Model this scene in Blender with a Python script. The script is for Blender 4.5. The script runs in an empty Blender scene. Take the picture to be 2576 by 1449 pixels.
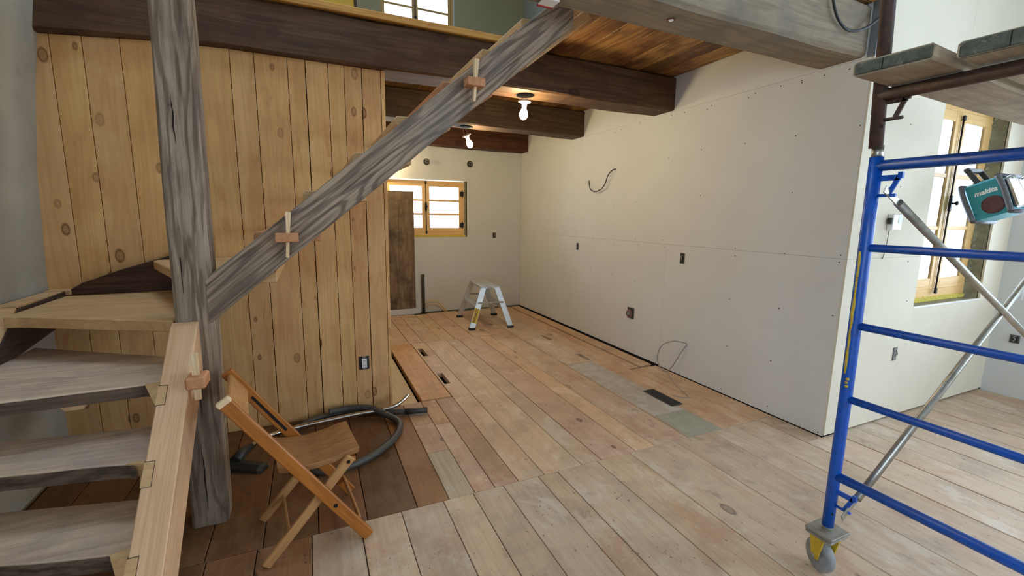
import bpy, bmesh, math, random
from mathutils import Vector, Matrix, Euler, noise as mnoise
R = math.radians
S = bpy.context.scene
COL = S.collection

# ------------------------------------------------------------------ camera, world, light, exposure
cam_d = bpy.data.cameras.new('camera')
cam = bpy.data.objects.new('camera', cam_d)
COL.objects.link(cam)
cam.location = (-3.13034, -6.56042, 1.46998)
cam.rotation_euler = (R(80.81287), R(-0.72346), R(-24.41803))
cam_d.sensor_width = 36
cam_d.lens = 15.504
cam_d.clip_start = 0.03
S.camera = cam

W = bpy.data.worlds.new('world')
S.world = W
W.use_nodes = True
WORLD_STRENGTH = 10.0
W.node_tree.nodes['Background'].inputs[0].default_value = (0.71, 0.91, 1.15, 1)
W.node_tree.nodes['Background'].inputs[1].default_value = WORLD_STRENGTH
BULB_STRENGTH = 330.0
S.view_settings.view_transform = 'Standard'
S.view_settings.look = 'None'
S.view_settings.gamma = 1.0
S.view_settings.use_curve_mapping = False
S.view_settings.exposure = 0.45
S.cycles.use_denoising = True
S.cycles.max_bounces = 10
S.cycles.diffuse_bounces = 6
S.cycles.transparent_max_bounces = 12
S.cycles.sample_clamp_indirect = 8.0
S.cycles.caustics_reflective = False
S.cycles.caustics_refractive = False


def portal(name, loc, rot, sx, sy):
    l = bpy.data.lights.new(name, 'AREA')
    l.shape = 'RECTANGLE'
    l.size = sx
    l.size_y = sy
    l.cycles.is_portal = True
    o = bpy.data.objects.new(name, l)
    COL.objects.link(o)
    o.location = loc
    o.rotation_euler = rot


# ------------------------------------------------------------------ materials
def hexc(r, g, b):
    f = lambda c: (c / 255 / 12.92) if c / 255 <= 0.04045 else ((c / 255 + 0.055) / 1.055) ** 2.4
    return (f(r), f(g), f(b), 1)


class NT:
    def __init__(s, name):
        s.m = bpy.data.materials.new(name)
        s.m.use_nodes = True
        s.t = s.m.node_tree
        s.b = s.t.nodes['Principled BSDF']

    def n(s, typ, **kw):
        x = s.t.nodes.new(typ)
        for k, v in kw.items():
            setattr(x, k, v)
        return x

    def l(s, a, b):
        s.t.links.new(a, b)

    def math(s, op, a, b=None, clamp=False):
        x = s.n('ShaderNodeMath', operation=op)
        x.use_clamp = clamp
        for i, v in enumerate((a, b)):
            if v is None:
                continue
            if isinstance(v, (int, float)):
                x.inputs[i].default_value = v
            else:
                s.l(v, x.inputs[i])
        return x.outputs[0]

    def mix(s, f, a, b, mode='MIX'):
        x = s.n('ShaderNodeMix', data_type='RGBA', blend_type=mode)
        for i, v in ((0, f), (6, a), (7, b)):
            if isinstance(v, (int, float)):
                x.inputs[i].default_value = v
            elif isinstance(v, tuple):
                x.inputs[i].default_value = v
            else:
                s.l(v, x.inputs[i])
        return x.outputs[2]

    def coords(s, scale, rnd=True):
        tc = s.n('ShaderNodeTexCoord')
        out = tc.outputs['Object']
        if rnd:
            oi = s.n('ShaderNodeObjectInfo')
            v = s.n('ShaderNodeVectorMath', operation='MULTIPLY_ADD')
            cv = s.n('ShaderNodeCombineXYZ')
            for i in range(3):
                s.l(oi.outputs['Random'], cv.inputs[i])
            s.l(cv.outputs[0], v.inputs[0])
            v.inputs[1].default_value = (37.1, 53.3, 23.7)
            s.l(out, v.inputs[2])
            out = v.outputs[0]
        mp = s.n('ShaderNodeMapping')
        mp.inputs['Scale'].default_value = scale
        s.l(out, mp.inputs['Vector'])
        return mp.outputs[0]

    def noise(s, vec, scale=1.0, detail=4, rough=0.55, dist=0.0):
        x = s.n('ShaderNodeTexNoise')
        s.l(vec, x.inputs['Vector'])
        x.inputs['Scale'].default_value = scale
        x.inputs['Detail'].default_value = detail
        x.inputs['Roughness'].default_value = rough
        x.inputs['Distortion'].default_value = dist
        return x.outputs['Fac']

    def ramp(s, f, a, b):
        x = s.n('ShaderNodeMapRange')
        x.interpolation_type = 'SMOOTHSTEP'
        s.l(f, x.inputs[0])
        x.inputs[1].default_value = a
        x.inputs[2].default_value = b
        return x.outputs[0]

    def bump(s, h, strength=0.3, dist=0.01):
        x = s.n('ShaderNodeBump')
        x.inputs['Strength'].default_value = strength
        x.inputs['Distance'].default_value = dist
        s.l(h, x.inputs['Height'])
        s.l(x.outputs[0], s.b.inputs['Normal'])


def sc(axis, across, along):
    v = [across] * 3
    v['xyz'.index(axis)] = along
    return tuple(v)


def wood(name, light, dark, axis, rings=0.35, ring_freq=34, ring_scale=(5, .4), knot=0.0, knot_col=None,
         streak=0.4, blotch=None, blotch_amt=0.0, rough=0.65, tint=False, bump=0.25, spec=0.3, knot_cell=3.2, blotch_scale=3.0, flat=None, wear=None, specks=0.0):
    m = NT(name)
    fine = m.noise(m.coords(sc(axis, 70, 2.5)), 1, 5, .6)
    low = m.noise(m.coords(sc(axis, ring_scale[0], ring_scale[1])), 1, 3, .45, .3)
    s1 = m.math('SINE', m.math('MULTIPLY', low, ring_freq * 3.1))
    band = m.ramp(s1, -0.2, 0.95)
    med = m.noise(m.coords(sc(axis, 9, 0.8)), 1, 4, .5)
    c = m.mix(m.math('MULTIPLY', m.ramp(fine, .38, .68), streak), light, dark)
    c = m.mix(m.math('MULTIPLY', band, rings), c, dark)
    c = m.mix(m.math('MULTIPLY', m.ramp(med, .45, .75), .35), c, dark)
    if blotch:
        bl = m.noise(m.coords((blotch_scale,) * 3), 1, 5, .65)
        c = m.mix(m.math('MULTIPLY', m.ramp(bl, .42, .68), blotch_amt), c, blotch)
    if wear:
        for k, (col_, sa, sl, lo_, hi_, am) in enumerate(wear):
            wn = m.noise(m.coords(sc(axis, sa, sl)), 1, 6, .7, .4)
            c = m.mix(m.math('MULTIPLY', m.ramp(wn, lo_, hi_), am), c, col_)
    if specks:
        sn = m.noise(m.coords(sc(axis, 46, 30)), 1, 2, .5)
        c = m.mix(m.math('MULTIPLY', m.ramp(sn, .70, .76), specks), c, hexc(70, 56, 46))
    if knot > 0:
        vo = m.n('ShaderNodeTexVoronoi', feature='F1')
        kv = m.coords(sc(axis, knot_cell, knot_cell * .55))
        if flat:
            vo.voronoi_dimensions = '2D'
            sx = m.n('ShaderNodeSeparateXYZ')
            m.l(kv, sx.inputs[0])
            cx = m.n('ShaderNodeCombineXYZ')
            for q, a in enumerate([a for a in 'xyz' if a != flat]):
                m.l(sx.outputs['xyz'.index(a)], cx.inputs[q])
            kv = cx.outputs[0]
        m.l(kv, vo.inputs['Vector'])
        vo.inputs['Scale'].default_value = 1
        sep = m.n('ShaderNodeSeparateColor')
        m.l(vo.outputs['Color'], sep.inputs[0])
        sz = m.math('ADD', m.math('MULTIPLY', m.math('SUBTRACT', sep.outputs[0], 1 - knot), .09 / knot), .035)
        k = m.math('SUBTRACT', 1.0, m.ramp(m.math('SUBTRACT', vo.outputs['Distance'], sz), -.02, .035))
        kk = m.math('MULTIPLY', k, m.math('GREATER_THAN', sep.outputs[0], 1 - knot))
        rim = m.math('MULTIPLY', m.ramp(m.math('SUBTRACT', vo.outputs['Distance'], sz), -.045, -.005), .45)
        kn = m.noise(m.coords((60,) * 3), 1, 3, .6)
        rg = m.math('MULTIPLY', m.math('ADD', m.math('ADD', rim, .22), m.math('MULTIPLY', kn, .55)), m.math('ADD', m.math('MULTIPLY', sep.outputs[1], .75), .35), True)
        c = m.mix(m.math('MULTIPLY', kk, rg), c, knot_col or dark)
    if tint:
        oi = m.n('ShaderNodeObjectInfo')
        c = m.mix(1.0, c, oi.outputs['Color'], 'MULTIPLY')
    m.l(c, m.b.inputs['Base Color'])
    m.b.inputs['Roughness'].default_value = rough
    m.b.inputs['Specular IOR Level'].default_value = spec
    if bump:
        m.bump(m.math('ADD', fine, m.math('MULTIPLY', band, .5)), bump, .004)
    return m.m


def plain(name, col, rough=.5, metal=0.0, var=0.08, scale=25.0, dirt=None, dirt_amt=0.0, dirt_scale=8.0, bump=0.0, spec=.5, coat=0.0):
    m = NT(name)
    n = m.noise(m.coords((scale,) * 3), 1, 4, .6)
    d = tuple(x * (1 - var * 2) for x in col[:3]) + (1,)
    c = m.mix(m.ramp(n, .3, .7), col, d)
    if dirt:
        n2 = m.noise(m.coords((dirt_scale,) * 3), 1, 6, .7)
        c = m.mix(m.math('MULTIPLY', m.ramp(n2, .55, .66), dirt_amt), c, dirt)
    m.l(c, m.b.inputs['Base Color'])
    m.b.inputs['Roughness'].default_value = rough
    m.b.inputs['Metallic'].default_value = metal
    m.b.inputs['Specular IOR Level'].default_value = spec
    m.b.inputs['Coat Weight'].default_value = coat
    if bump:
        m.bump(n, bump, .003)
    return m.m


def emis(name, col, st):
    m = NT(name)
    m.b.inputs['Base Color'].default_value = col
    m.b.inputs['Emission Color'].default_value = col
    m.b.inputs['Emission Strength'].default_value = st
    return m.m


def glass_mat():
    m = NT('window_glass')
    t = m.n('ShaderNodeBsdfTransparent')
    g = m.n('ShaderNodeBsdfGlossy')
    g.inputs['Roughness'].default_value = .02
    f = m.n('ShaderNodeFresnel')
    f.inputs[0].default_value = 1.45
    mx = m.n('ShaderNodeMixShader')
    m.l(m.math('MULTIPLY', f.outputs[0], .8), mx.inputs[0])
    m.l(t.outputs[0], mx.inputs[1])
    m.l(g.outputs[0], mx.inputs[2])
    m.l(mx.outputs[0], m.t.nodes['Material Output'].inputs[0])
    return m.m


def clear_mat():
    m = NT('clear_plastic')
    m.b.inputs['Base Color'].default_value = (.9, .95, .95, 1)
    m.b.inputs['Roughness'].default_value = .08
    m.b.inputs['Transmission Weight'].default_value = .7
    return m.m


M = {}
M['pine'] = wood('pine_boards', hexc(230, 186, 126), hexc(196, 140, 82), 'z', rings=.22, ring_freq=26, knot=.38, knot_col=hexc(104, 60, 30), wear=[(hexc(150, 88, 44), 9, .9, .63, .72, .55), (hexc(178, 112, 58), 5, 1.6, .58, .68, .4)],
                 streak=.2, tint=True, bump=.1, rough=.6, ring_scale=(6, .45), blotch=hexc(186, 122, 66), blotch_amt=.35, knot_cell=5.6, flat='y', blotch_scale=2.2)
M['floor'] = wood('worn_floor_boards', hexc(212, 187, 160), hexc(178, 146, 118), 'y', rings=.16, ring_freq=22, knot=.09, knot_col=hexc(92, 78, 68),
                  streak=.3, blotch=hexc(166, 146, 128), blotch_amt=.5, tint=True, bump=.15, rough=.62, ring_scale=(5, .35), blotch_scale=4.2, knot_cell=4.5, flat='z', specks=.6,
                  wear=[(hexc(226, 212, 194), 4.2, 2.6, .52, .64, .5), (hexc(188, 144, 114), 2.7, 1.7, .53, .66, .5), (hexc(128, 116, 110), 8.8, 5.5, .60, .70, .45)])
M['ceil'] = wood('stained_ceiling_boards', hexc(182, 136, 84), hexc(92, 54, 32), 'y', rings=.5, ring_freq=20, knot=.3, knot_col=hexc(58, 30, 16),
                 streak=.4, blotch=hexc(84, 42, 24), blotch_amt=.9, tint=True, rough=.5, ring_scale=(4, .7), blotch_scale=2.8, flat='z')
M['beam'] = wood('dark_old_beam', hexc(96, 72, 50), hexc(46, 32, 22), 'x', rings=.35, ring_freq=18, knot=.34, knot_col=hexc(44, 24, 14),
                 streak=.5, blotch=hexc(70, 42, 28), blotch_amt=.6, rough=.7, bump=.3, knot_cell=3.4, flat='y', tint=True)
M['beamgrey'] = wood('weathered_grey_beam', hexc(146, 130, 106), hexc(98, 82, 64), 'x', rings=.3, ring_freq=22, knot=.3, knot_col=hexc(74, 62, 52),
                     streak=.4, blotch=hexc(104, 98, 88), blotch_amt=.6, rough=.75, bump=.3, ring_scale=(4, .5), knot_cell=3.2, flat='y')
M['stringer'] = wood('weathered_stringer', hexc(170, 148, 124), hexc(84, 70, 60), 'x', rings=.7, ring_freq=21, streak=.75,
                     blotch=hexc(116, 108, 102), blotch_amt=.5, rough=.72, bump=.35, ring_scale=(8, .7))
M['post'] = wood('weathered_post', hexc(166, 150, 134), hexc(84, 68, 56), 'z', rings=.6, ring_freq=15, streak=.55,
                 blotch=hexc(112, 100, 94), blotch_amt=.6, rough=.8, bump=.5, ring_scale=(9, .9), blotch_scale=4)
M['fir'] = wood('new_fir', hexc(226, 186, 146), hexc(196, 146, 104), 'y', rings=.35, ring_freq=40, streak=.3, rough=.55, bump=.1, ring_scale=(10, .25), blotch=hexc(206, 158, 112), blotch_amt=.3)
M['tread'] = wood('old_tread_top', hexc(220, 194, 166), hexc(166, 134, 110), 'x', rings=.25, ring_freq=22, streak=.4, blotch=hexc(156, 138, 132), blotch_amt=.5, rough=.68, bump=.2, blotch_scale=5)
M['treadpine'] = wood('sanded_tread', hexc(214, 176, 126), hexc(176, 128, 84), 'x', rings=.25, ring_freq=22, streak=.3, rough=.6, bump=.15, blotch=hexc(170, 134, 94), blotch_amt=.4)
M['nosing'] = wood('dark_live_edge', hexc(112, 92, 76), hexc(54, 44, 38), 'x', rings=.5, ring_freq=24, streak=.7, rough=.8, bump=.5)
M['darkstair'] = wood('dark_stair_board', hexc(86, 58, 42), hexc(40, 27, 20), 'x', rings=.4, ring_freq=22, streak=.6, rough=.75, bump=.4, blotch=hexc(64, 40, 28), blotch_amt=.5)
M['darkstairy'] = wood('dark_stair_side', hexc(84, 66, 52), hexc(42, 32, 26), 'y', rings=.4, ring_freq=22, streak=.6, rough=.75, bump=.4)
M['chair'] = wood('varnished_chair', hexc(180, 110, 42), hexc(126, 68, 26), 'x', rings=.3, ring_freq=30, streak=.4, rough=.35, bump=.08, spec=.5, ring_scale=(14, .8))
M['chairseat'] = wood('worn_chair_seat', hexc(172, 122, 74), hexc(118, 76, 42), 'x', rings=.35, ring_freq=28, streak=.4, rough=.4, bump=.08, blotch=hexc(128, 96, 72), blotch_amt=.5, ring_scale=(12, .8), blotch_scale=9)
M['chairpale'] = wood('worn_chair_leg', hexc(196, 146, 94), hexc(146, 98, 56), 'x', rings=.3, ring_freq=30, streak=.4, rough=.45, bump=.08, ring_scale=(14, .8))
M['tenon'] = wood('tenon_wood', hexc(206, 148, 104), hexc(160, 98, 60), 'y', rings=.4, ring_freq=40, streak=.4, rough=.55, ring_scale=(16, 1))
M['wedge'] = wood('wedge_wood', hexc(236, 206, 164), hexc(206, 166, 118), 'z', rings=.25, ring_freq=30, streak=.3, rough=.55, ring_scale=(16, 1))
M['oldboard'] = wood('old_dark_board', hexc(142, 118, 88), hexc(80, 60, 42), 'z', rings=.35, ring_freq=18, streak=.4, blotch=hexc(46, 32, 22), blotch_amt=.7, rough=.6, blotch_scale=4, knot=.3, knot_col=hexc(30, 20, 14), knot_cell=4)
M['winwood'] = wood('window_pine', hexc(238, 196, 130), hexc(214, 162, 96), 'x', rings=.2, ring_freq=26, streak=.3, rough=.45)
M['ledge'] = wood('yellow_edge_board', hexc(206, 152, 78), hexc(158, 104, 50), 'x', rings=.25, ring_freq=30, streak=.4, rough=.5)
M['plywood'] = wood('plywood', hexc(212, 186, 142), hexc(180, 150, 110), 'y', rings=.2, ring_freq=18, streak=.3, rough=.65)
M['greyboard'] = wood('limewashed_board', hexc(186, 176, 162), hexc(150, 132, 114), 'y', rings=.15, ring_freq=18, streak=.4, rough=.7, blotch=hexc(196, 192, 184), blotch_amt=.8, blotch_scale=9)
M['greenboard'] = wood('grey_green_painted_board', hexc(162, 160, 142), hexc(136, 134, 116), 'y', rings=.1, ring_freq=18, streak=.3, rough=.6, blotch=hexc(182, 176, 152), blotch_amt=.5, blotch_scale=8)
M['paintboard'] = wood('paint_worn_board', hexc(196, 186, 160), hexc(168, 134, 104), 'y', rings=.2, ring_freq=18, streak=.6, rough=.65, blotch=hexc(182, 160, 128), blotch_amt=.6, blotch_scale=7)
M['plankscaf'] = wood('scaffold_plank_wood', hexc(176, 160, 130), hexc(126, 108, 84), 'x', rings=.2, ring_freq=20, streak=.4, rough=.8, blotch=hexc(128, 104, 82), blotch_amt=.55, blotch_scale=7, knot=.2, knot_col=hexc(96, 74, 56))
M['plankend'] = plain('grimy_plank_end', hexc(92, 92, 78), .85, var=.2, scale=40, dirt=hexc(150, 138, 118), dirt_amt=.6, dirt_scale=22)
M['drywall'] = plain('drywall_paper', hexc(214, 213, 209), .9, var=.02, scale=3.0, spec=.2, bump=0)
M['drywallwarmlit'] = plain('warm_lit_drywall_paper', hexc(222, 212, 190), .9, var=.02, scale=3.0, spec=.2)  # plain drywall with warm bounce light put into its colour
M['drywallup'] = plain('green_grey_drywall', hexc(204, 192, 152), .9, var=.02, scale=3.0, spec=.2)
M['plaster'] = plain('grey_plaster', hexc(178, 172, 156), .9, var=.05, scale=6, spec=.2, dirt=hexc(150, 144, 128), dirt_amt=.4, dirt_scale=4)
M['reveal'] = plain('rough_reveal', hexc(150, 146, 118), .9, var=.15, scale=14, dirt=hexc(96, 92, 74), dirt_amt=.4, dirt_scale=10)
M['dark'] = plain('dark_void', hexc(34, 26, 20), .95, var=.2)
M['darkline'] = plain('dark_joint_backing', hexc(88, 80, 70), .95, var=.1)
M['foam'] = plain('yellow_spray_foam', hexc(226, 206, 96), .9, var=.15, scale=60, bump=.8)
M['iron'] = plain('black_iron', hexc(40, 38, 36), .5, .6, var=.1)
M['steelgal'] = plain('galvanised_tube', hexc(178, 174, 162), .38, .85, var=.12, scale=30, dirt=hexc(120, 110, 90), dirt_amt=.5)
M['zinc'] = plain('zinc_bead', hexc(150, 158, 166), .4, .7)
M['blue'] = plain('blue_scaffold_paint', hexc(6, 82, 178), .38, 0, var=.10, scale=30, dirt=hexc(20, 48, 110), dirt_amt=.5, dirt_scale=26)
M['yellow'] = plain('yellow_old_paint', hexc(206, 172, 40), .55, var=.12, scale=40, dirt=hexc(104, 84, 52), dirt_amt=.85, dirt_scale=24)
M['brown'] = plain('rusty_brown_tube', hexc(84, 62, 50), .65, .2, var=.2, scale=30, dirt=hexc(110, 72, 48), dirt_amt=.5, dirt_scale=20)
M['castergrey'] = plain('grey_caster_steel', hexc(150, 142, 128), .6, .3, var=.15, dirt=hexc(120, 96, 70), dirt_amt=.5, dirt_scale=20)
M['wheel'] = plain('dusty_rubber_wheel', hexc(146, 146, 146), .75, var=.15, scale=20, dirt=hexc(104, 104, 104), dirt_amt=.5, dirt_scale=20)
M['alu'] = plain('aluminium', hexc(206, 208, 204), .38, .75, var=.05)
M['rubber'] = plain('black_rubber', hexc(38, 34, 32), .7)
M['label'] = plain('yellow_label', hexc(226, 188, 40), .5, var=.03)
M['ink'] = plain('black_ink', hexc(30, 26, 22), .6)
M['white'] = plain('white_plastic', hexc(236, 234, 228), .4, var=.02)
M['boxgrey'] = plain('galvanised_box', hexc(120, 116, 108), .5, .5, var=.2)
M['boxdark'] = plain('dark_box_inside', hexc(48, 44, 40), .7, var=.2)
M['copper'] = plain('copper_wire', hexc(176, 128, 92), .4, .8)
M['pinkwire'] = plain('reddish_wire', hexc(152, 112, 106), .6)
M['cable'] = plain('grey_cable', hexc(150, 148, 142), .5)
M['cabledark'] = plain('black_cable', hexc(40, 40, 38), .5)
M['pex'] = plain('cream_pipe', hexc(226, 204, 158), .4)
M['abs'] = plain('black_abs_pipe', hexc(44, 40, 36), .45)
M['hose'] = plain('grey_vacuum_hose', hexc(84, 80, 74), .5, var=.1)
M['hosedark'] = plain('dark_plastic', hexc(58, 57, 52), .45, var=.1)
M['chrome'] = plain('chrome', hexc(210, 206, 200), .14, 1.0, var=.02)
M['register'] = plain('black_register', hexc(58, 58, 60), .5, .4)
M['teal'] = plain('teal_plastic', hexc(44, 142, 150), .45, var=.06)
M['radiogrey'] = plain('radio_bumper', hexc(98, 96, 98), .6, var=.08)
M['radiospk'] = plain('speaker_grille', hexc(98, 58, 56), .7, var=.2, scale=120)
M['clear'] = clear_mat()
M['glass'] = glass_mat()
M['bulb'] = emis('lit_bulb', (1.0, .81, .46, 1), BULB_STRENGTH)
M['screw'] = plain('screw_head', hexc(40, 38, 38), .6)
M['boxyellow'] = plain('yellow_lacquer', hexc(206, 160, 50), .35, var=.1, scale=5)


# ------------------------------------------------------------------ geometry helpers
def NB():
    return bmesh.new()


def box(bm, lo, hi, bev=0.0):
    vs = [bm.verts.new((x, y, z)) for x in (lo[0], hi[0]) for y in (lo[1], hi[1]) for z in (lo[2], hi[2])]
    fs = [bm.faces.new([vs[i] for i in q]) for q in ((0, 1, 3, 2), (4, 6, 7, 5), (0, 4, 5, 1), (2, 3, 7, 6), (0, 2, 6, 4), (1, 5, 7, 3))]
    if bev:
        es = list({e for f in fs for e in f.edges})
        bmesh.ops.bevel(bm, geom=es, offset=bev, segments=1, affect='EDGES', profile=.5)
    return bm


def prism(bm, poly, axis, a, b, bev=0.0):
    """poly of 2D points in the two other axes (order xy / xz / yz), extruded along axis from a to b"""
    def mk(p, t):
        if axis == 'x':
            return (t, p[0], p[1])
        if axis == 'y':
            return (p[0], t, p[1])
        return (p[0], p[1], t)
    A = [bm.verts.new(mk(p, a)) for p in poly]
    B = [bm.verts.new(mk(p, b)) for p in poly]
    n = len(poly)
    fs = [bm.faces.new(A), bm.faces.new(B[::-1])]
    for i in range(n):
        j = (i + 1) % n
        fs.append(bm.faces.new((A[j], A[i], B[i], B[j])))
    bmesh.ops.recalc_face_normals(bm, faces=fs)
    if bev:
        es = list({e for f in fs for e in f.edges})
        bmesh.ops.bevel(bm, geom=es, offset=bev, segments=1, affect='EDGES', profile=.5)
    return bm


def frame_from(d):
    d = d.normalized()
    up = Vector((0, 0, 1)) if abs(d.z) < .95 else Vector((1, 0, 0))
    s = d.cross(up).normalized()
    return s, s.cross(d).normalized()


def tube(bm, pts, r, n=12, cap=True, closed=False, radii=None):
    pts = [Vector(p) for p in pts]
    rings = []
    k = len(pts)
    s_prev = None
    for i, p in enumerate(pts):
        d = (pts[(i + 1) % k] - pts[i - 1]) if (closed or 0 < i < k - 1) else (pts[1] - pts[0] if i == 0 else pts[-1] - pts[-2])
        d.normalize()
        if s_prev is None:
            s, u = frame_from(d)
        else:
            s = (s_prev - d * s_prev.dot(d)).normalized()
            u = s.cross(d).normalized()
        s_prev = s
        rr = radii[i] if radii else r
        rings.append([bm.verts.new(p + s * rr * math.cos(2 * math.pi * j / n) + u * rr * math.sin(2 * math.pi * j / n)) for j in range(n)])
    m = k if closed else k - 1
    fs = []
    for i in range(m):
        a, b = rings[i], rings[(i + 1) % k]
        for j in range(n):
            q = (j + 1) % n
            f = bm.faces.new((a[j], a[q], b[q], b[j]))
            f.smooth = True
            fs.append(f)
    if cap and not closed:
        fs.append(bm.faces.new(rings[0][::-1]))
        fs.append(bm.faces.new(rings[-1]))
    bmesh.ops.recalc_face_normals(bm, faces=fs)
    return bm


def spline(pts, n=8):
    pts = [Vector(p) for p in pts]
    out = []
    for i in range(len(pts) - 1):
        p0 = pts[max(i - 1, 0)]
        p1, p2 = pts[i], pts[i + 1]
        p3 = pts[min(i + 2, len(pts) - 1)]
        for k in range(n):
            t = k / n
            out.append(.5 * ((2 * p1) + (p2 - p0) * t + (2 * p0 - 5 * p1 + 4 * p2 - p3) * t * t + (3 * p1 - p0 - 3 * p2 + p3) * t ** 3))
    out.append(pts[-1])
    return out


def lathe(bm, prof, n=20, loc=(0, 0, 0), axis=(0, 0, 1)):
    """prof: (radius, height) list turned about axis"""
    d = Vector(axis).normalized()
    s, u = frame_from(d)
    loc = Vector(loc)
    rings = []
    for r, h in prof:
        rings.append([bm.verts.new(loc + d * h + (s * math.cos(2 * math.pi * j / n) + u * math.sin(2 * math.pi * j / n)) * max(r, 1e-4)) for j in range(n)])
    fs = []
    for a, b in zip(rings, rings[1:]):
        for j in range(n):
            q = (j + 1) % n
            f = bm.faces.new((a[j], a[q], b[q], b[j]))
            f.smooth = True
            fs.append(f)
    fs.append(bm.faces.new(rings[0][::-1]))
    fs.append(bm.faces.new(rings[-1]))
    bmesh.ops.recalc_face_normals(bm, faces=fs)
    return bm


def bar(bm, p0, p1, w, h, up=(0, 0, 1), bev=0.0):
    """rectangular bar from p0 to p1, w across, h along up"""
    p0, p1 = Vector(p0), Vector(p1)
    d = (p1 - p0).normalized()
    up = Vector(up)
    s = d.cross(up).normalized()
    u = s.cross(d).normalized()
    vs = [bm.verts.new(p + s * a * w / 2 + u * b * h / 2) for p in (p0, p1) for a in (-1, 1) for b in (-1, 1)]
    fs = [bm.faces.new([vs[i] for i in q]) for q in ((0, 1, 3, 2), (4, 6, 7, 5), (0, 4, 5, 1), (2, 3, 7, 6), (0, 2, 6, 4), (1, 5, 7, 3))]
    bmesh.ops.recalc_face_normals(bm, faces=fs)
    if bev:
        bmesh.ops.bevel(bm, geom=list({e for f in fs for e in f.edges}), offset=bev, segments=1, affect='EDGES', profile=.5)
    return bm


def timber(bm, L, w, h, seed, n=24, wob=.006, cham=.012, lo=None):
    """rough sawn timber along local x from 0 to L, section w (y) by h (z) centred"""
    rnd = random.Random(seed)
    rings = []
    for i in range(n + 1):
        x = L * i / n
        ring = []
        for (a, b) in ((-1, -1), (1, -1), (1, 1), (-1, 1)):
            c1 = cham * (1 + .8 * mnoise.noise((x * 2.1, a * 7 + seed, b * 5)))
            c2 = cham * (1 + .8 * mnoise.noise((x * 2.3, a * 3 + seed, b * 11)))
            dy = wob * mnoise.noise((x * 1.7, a * 13 + seed, 3.1)) * 2
            dz = wob * mnoise.noise((x * 1.4, b * 17 + seed, 9.7)) * 2
            y, z = a * w / 2 + dy, b * h / 2 + dz
            if lo and b == -1:
                z += lo(x)
            p1, p2 = (y - a * c1, z), (y, z - b * c2)
            ring += ([p1, p2] if a * b < 0 else [p2, p1])
        rings.append([bm.verts.new((x, q[0], q[1])) for q in ring])
    fs = []
    k = 8
    for A, B in zip(rings, rings[1:]):
        for j in range(k):
            fs.append(bm.faces.new((A[j], A[(j + 1) % k], B[(j + 1) % k], B[j])))
    fs += [bm.faces.new(rings[0][::-1]), bm.faces.new(rings[-1])]
    bmesh.ops.recalc_face_normals(bm, faces=fs)
    return bm


def obj(name, bm, mat, parent=None, origin=None, rot=None, color=None, keep=False):
    """link bm as one mesh object; vertices are given in the parent's space (or world); origin moves the object's own origin"""
    if origin is None and not keep:
        lo = [min(v.co[i] for v in bm.verts) for i in range(3)]
        hi = [max(v.co[i] for v in bm.verts) for i in range(3)]
        origin = Vector([(a + b) / 2 for a, b in zip(lo, hi)])
        bmesh.ops.translate(bm, verts=bm.verts, vec=-origin)
    me = bpy.data.meshes.new(name)
    bm.to_mesh(me)
    bm.free()
    me.materials.append(M[mat] if isinstance(mat, str) else mat)
    o = bpy.data.objects.new(name, me)
    COL.objects.link(o)
    if origin is not None:
        o.location = origin
    if rot is not None:
        o.rotation_euler = rot
    if parent is not None:
        o.parent = parent
    if color:
        o.color = color
    return o


def base_world(p):
    return Vector(p)


def part(name, bm, mat, parent, wloc=None, **kw):
    """part given in WORLD coordinates under an unrotated parent at world location wloc"""
    w = Vector(wloc) if wloc is not None else parent.location
    bmesh.ops.translate(bm, verts=bm.verts, vec=-w)
    return obj(name, bm, mat, parent, **kw)


def sub(name, bm, mat, child, **kw):
    """sub-part in WORLD coordinates under a part of an unrotated thing"""
    w = child.location.copy()
    p = child.parent
    while p is not None:
        w += p.location
        p = p.parent
    bmesh.ops.translate(bm, verts=bm.verts, vec=-w)
    return obj(name, bm, mat, child, **kw)


def tag(o, label, cat, group=None):
    o['label'] = label
    o['category'] = cat
    if group:
        o['group'] = group
    return o


def thing(name, label, cat, loc=(0, 0, 0), rot=(0, 0, 0), group=None):
    o = bpy.data.objects.new(name, None)
    o.empty_display_size = .1
    COL.objects.link(o)
    o.location = loc
    o.rotation_euler = rot
    return tag(o, label, cat, group)


def struct(o):
    o['kind'] = 'structure'
    return o


def text_bm(body, size, depth=.001, bold=0.0, shear=0.0):
    cu = bpy.data.curves.new('lettering', 'FONT')
    cu.body = body
    cu.size = size
    cu.extrude = depth
    cu.offset = bold
    cu.shear = shear
    cu.align_x = 'CENTER'
    cu.align_y = 'CENTER'
    cu.resolution_u = 3
    o = bpy.data.objects.new('lettering', cu)
    COL.objects.link(o)
    dg = bpy.context.evaluated_depsgraph_get()
    me = bpy.data.meshes.new_from_object(o.evaluated_get(dg))
    bm = bmesh.new()
    bm.from_mesh(me)
    bpy.data.objects.remove(o)
    bpy.data.curves.remove(cu)
    bpy.data.meshes.remove(me)
    return bm


rng = random.Random(4)
XL, XR, YB, YF, ZT = -4.49, 2.26, -9.8, -4.88, 5.0     # left wall, far right wall, rear, window wall, roof

# ================================================================== FLOOR
fb = NB()
box(fb, (-4.75, YB - .2, -.26), (2.5, .25, -.075))
floor = struct(obj('floor', fb, 'dark'))


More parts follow.
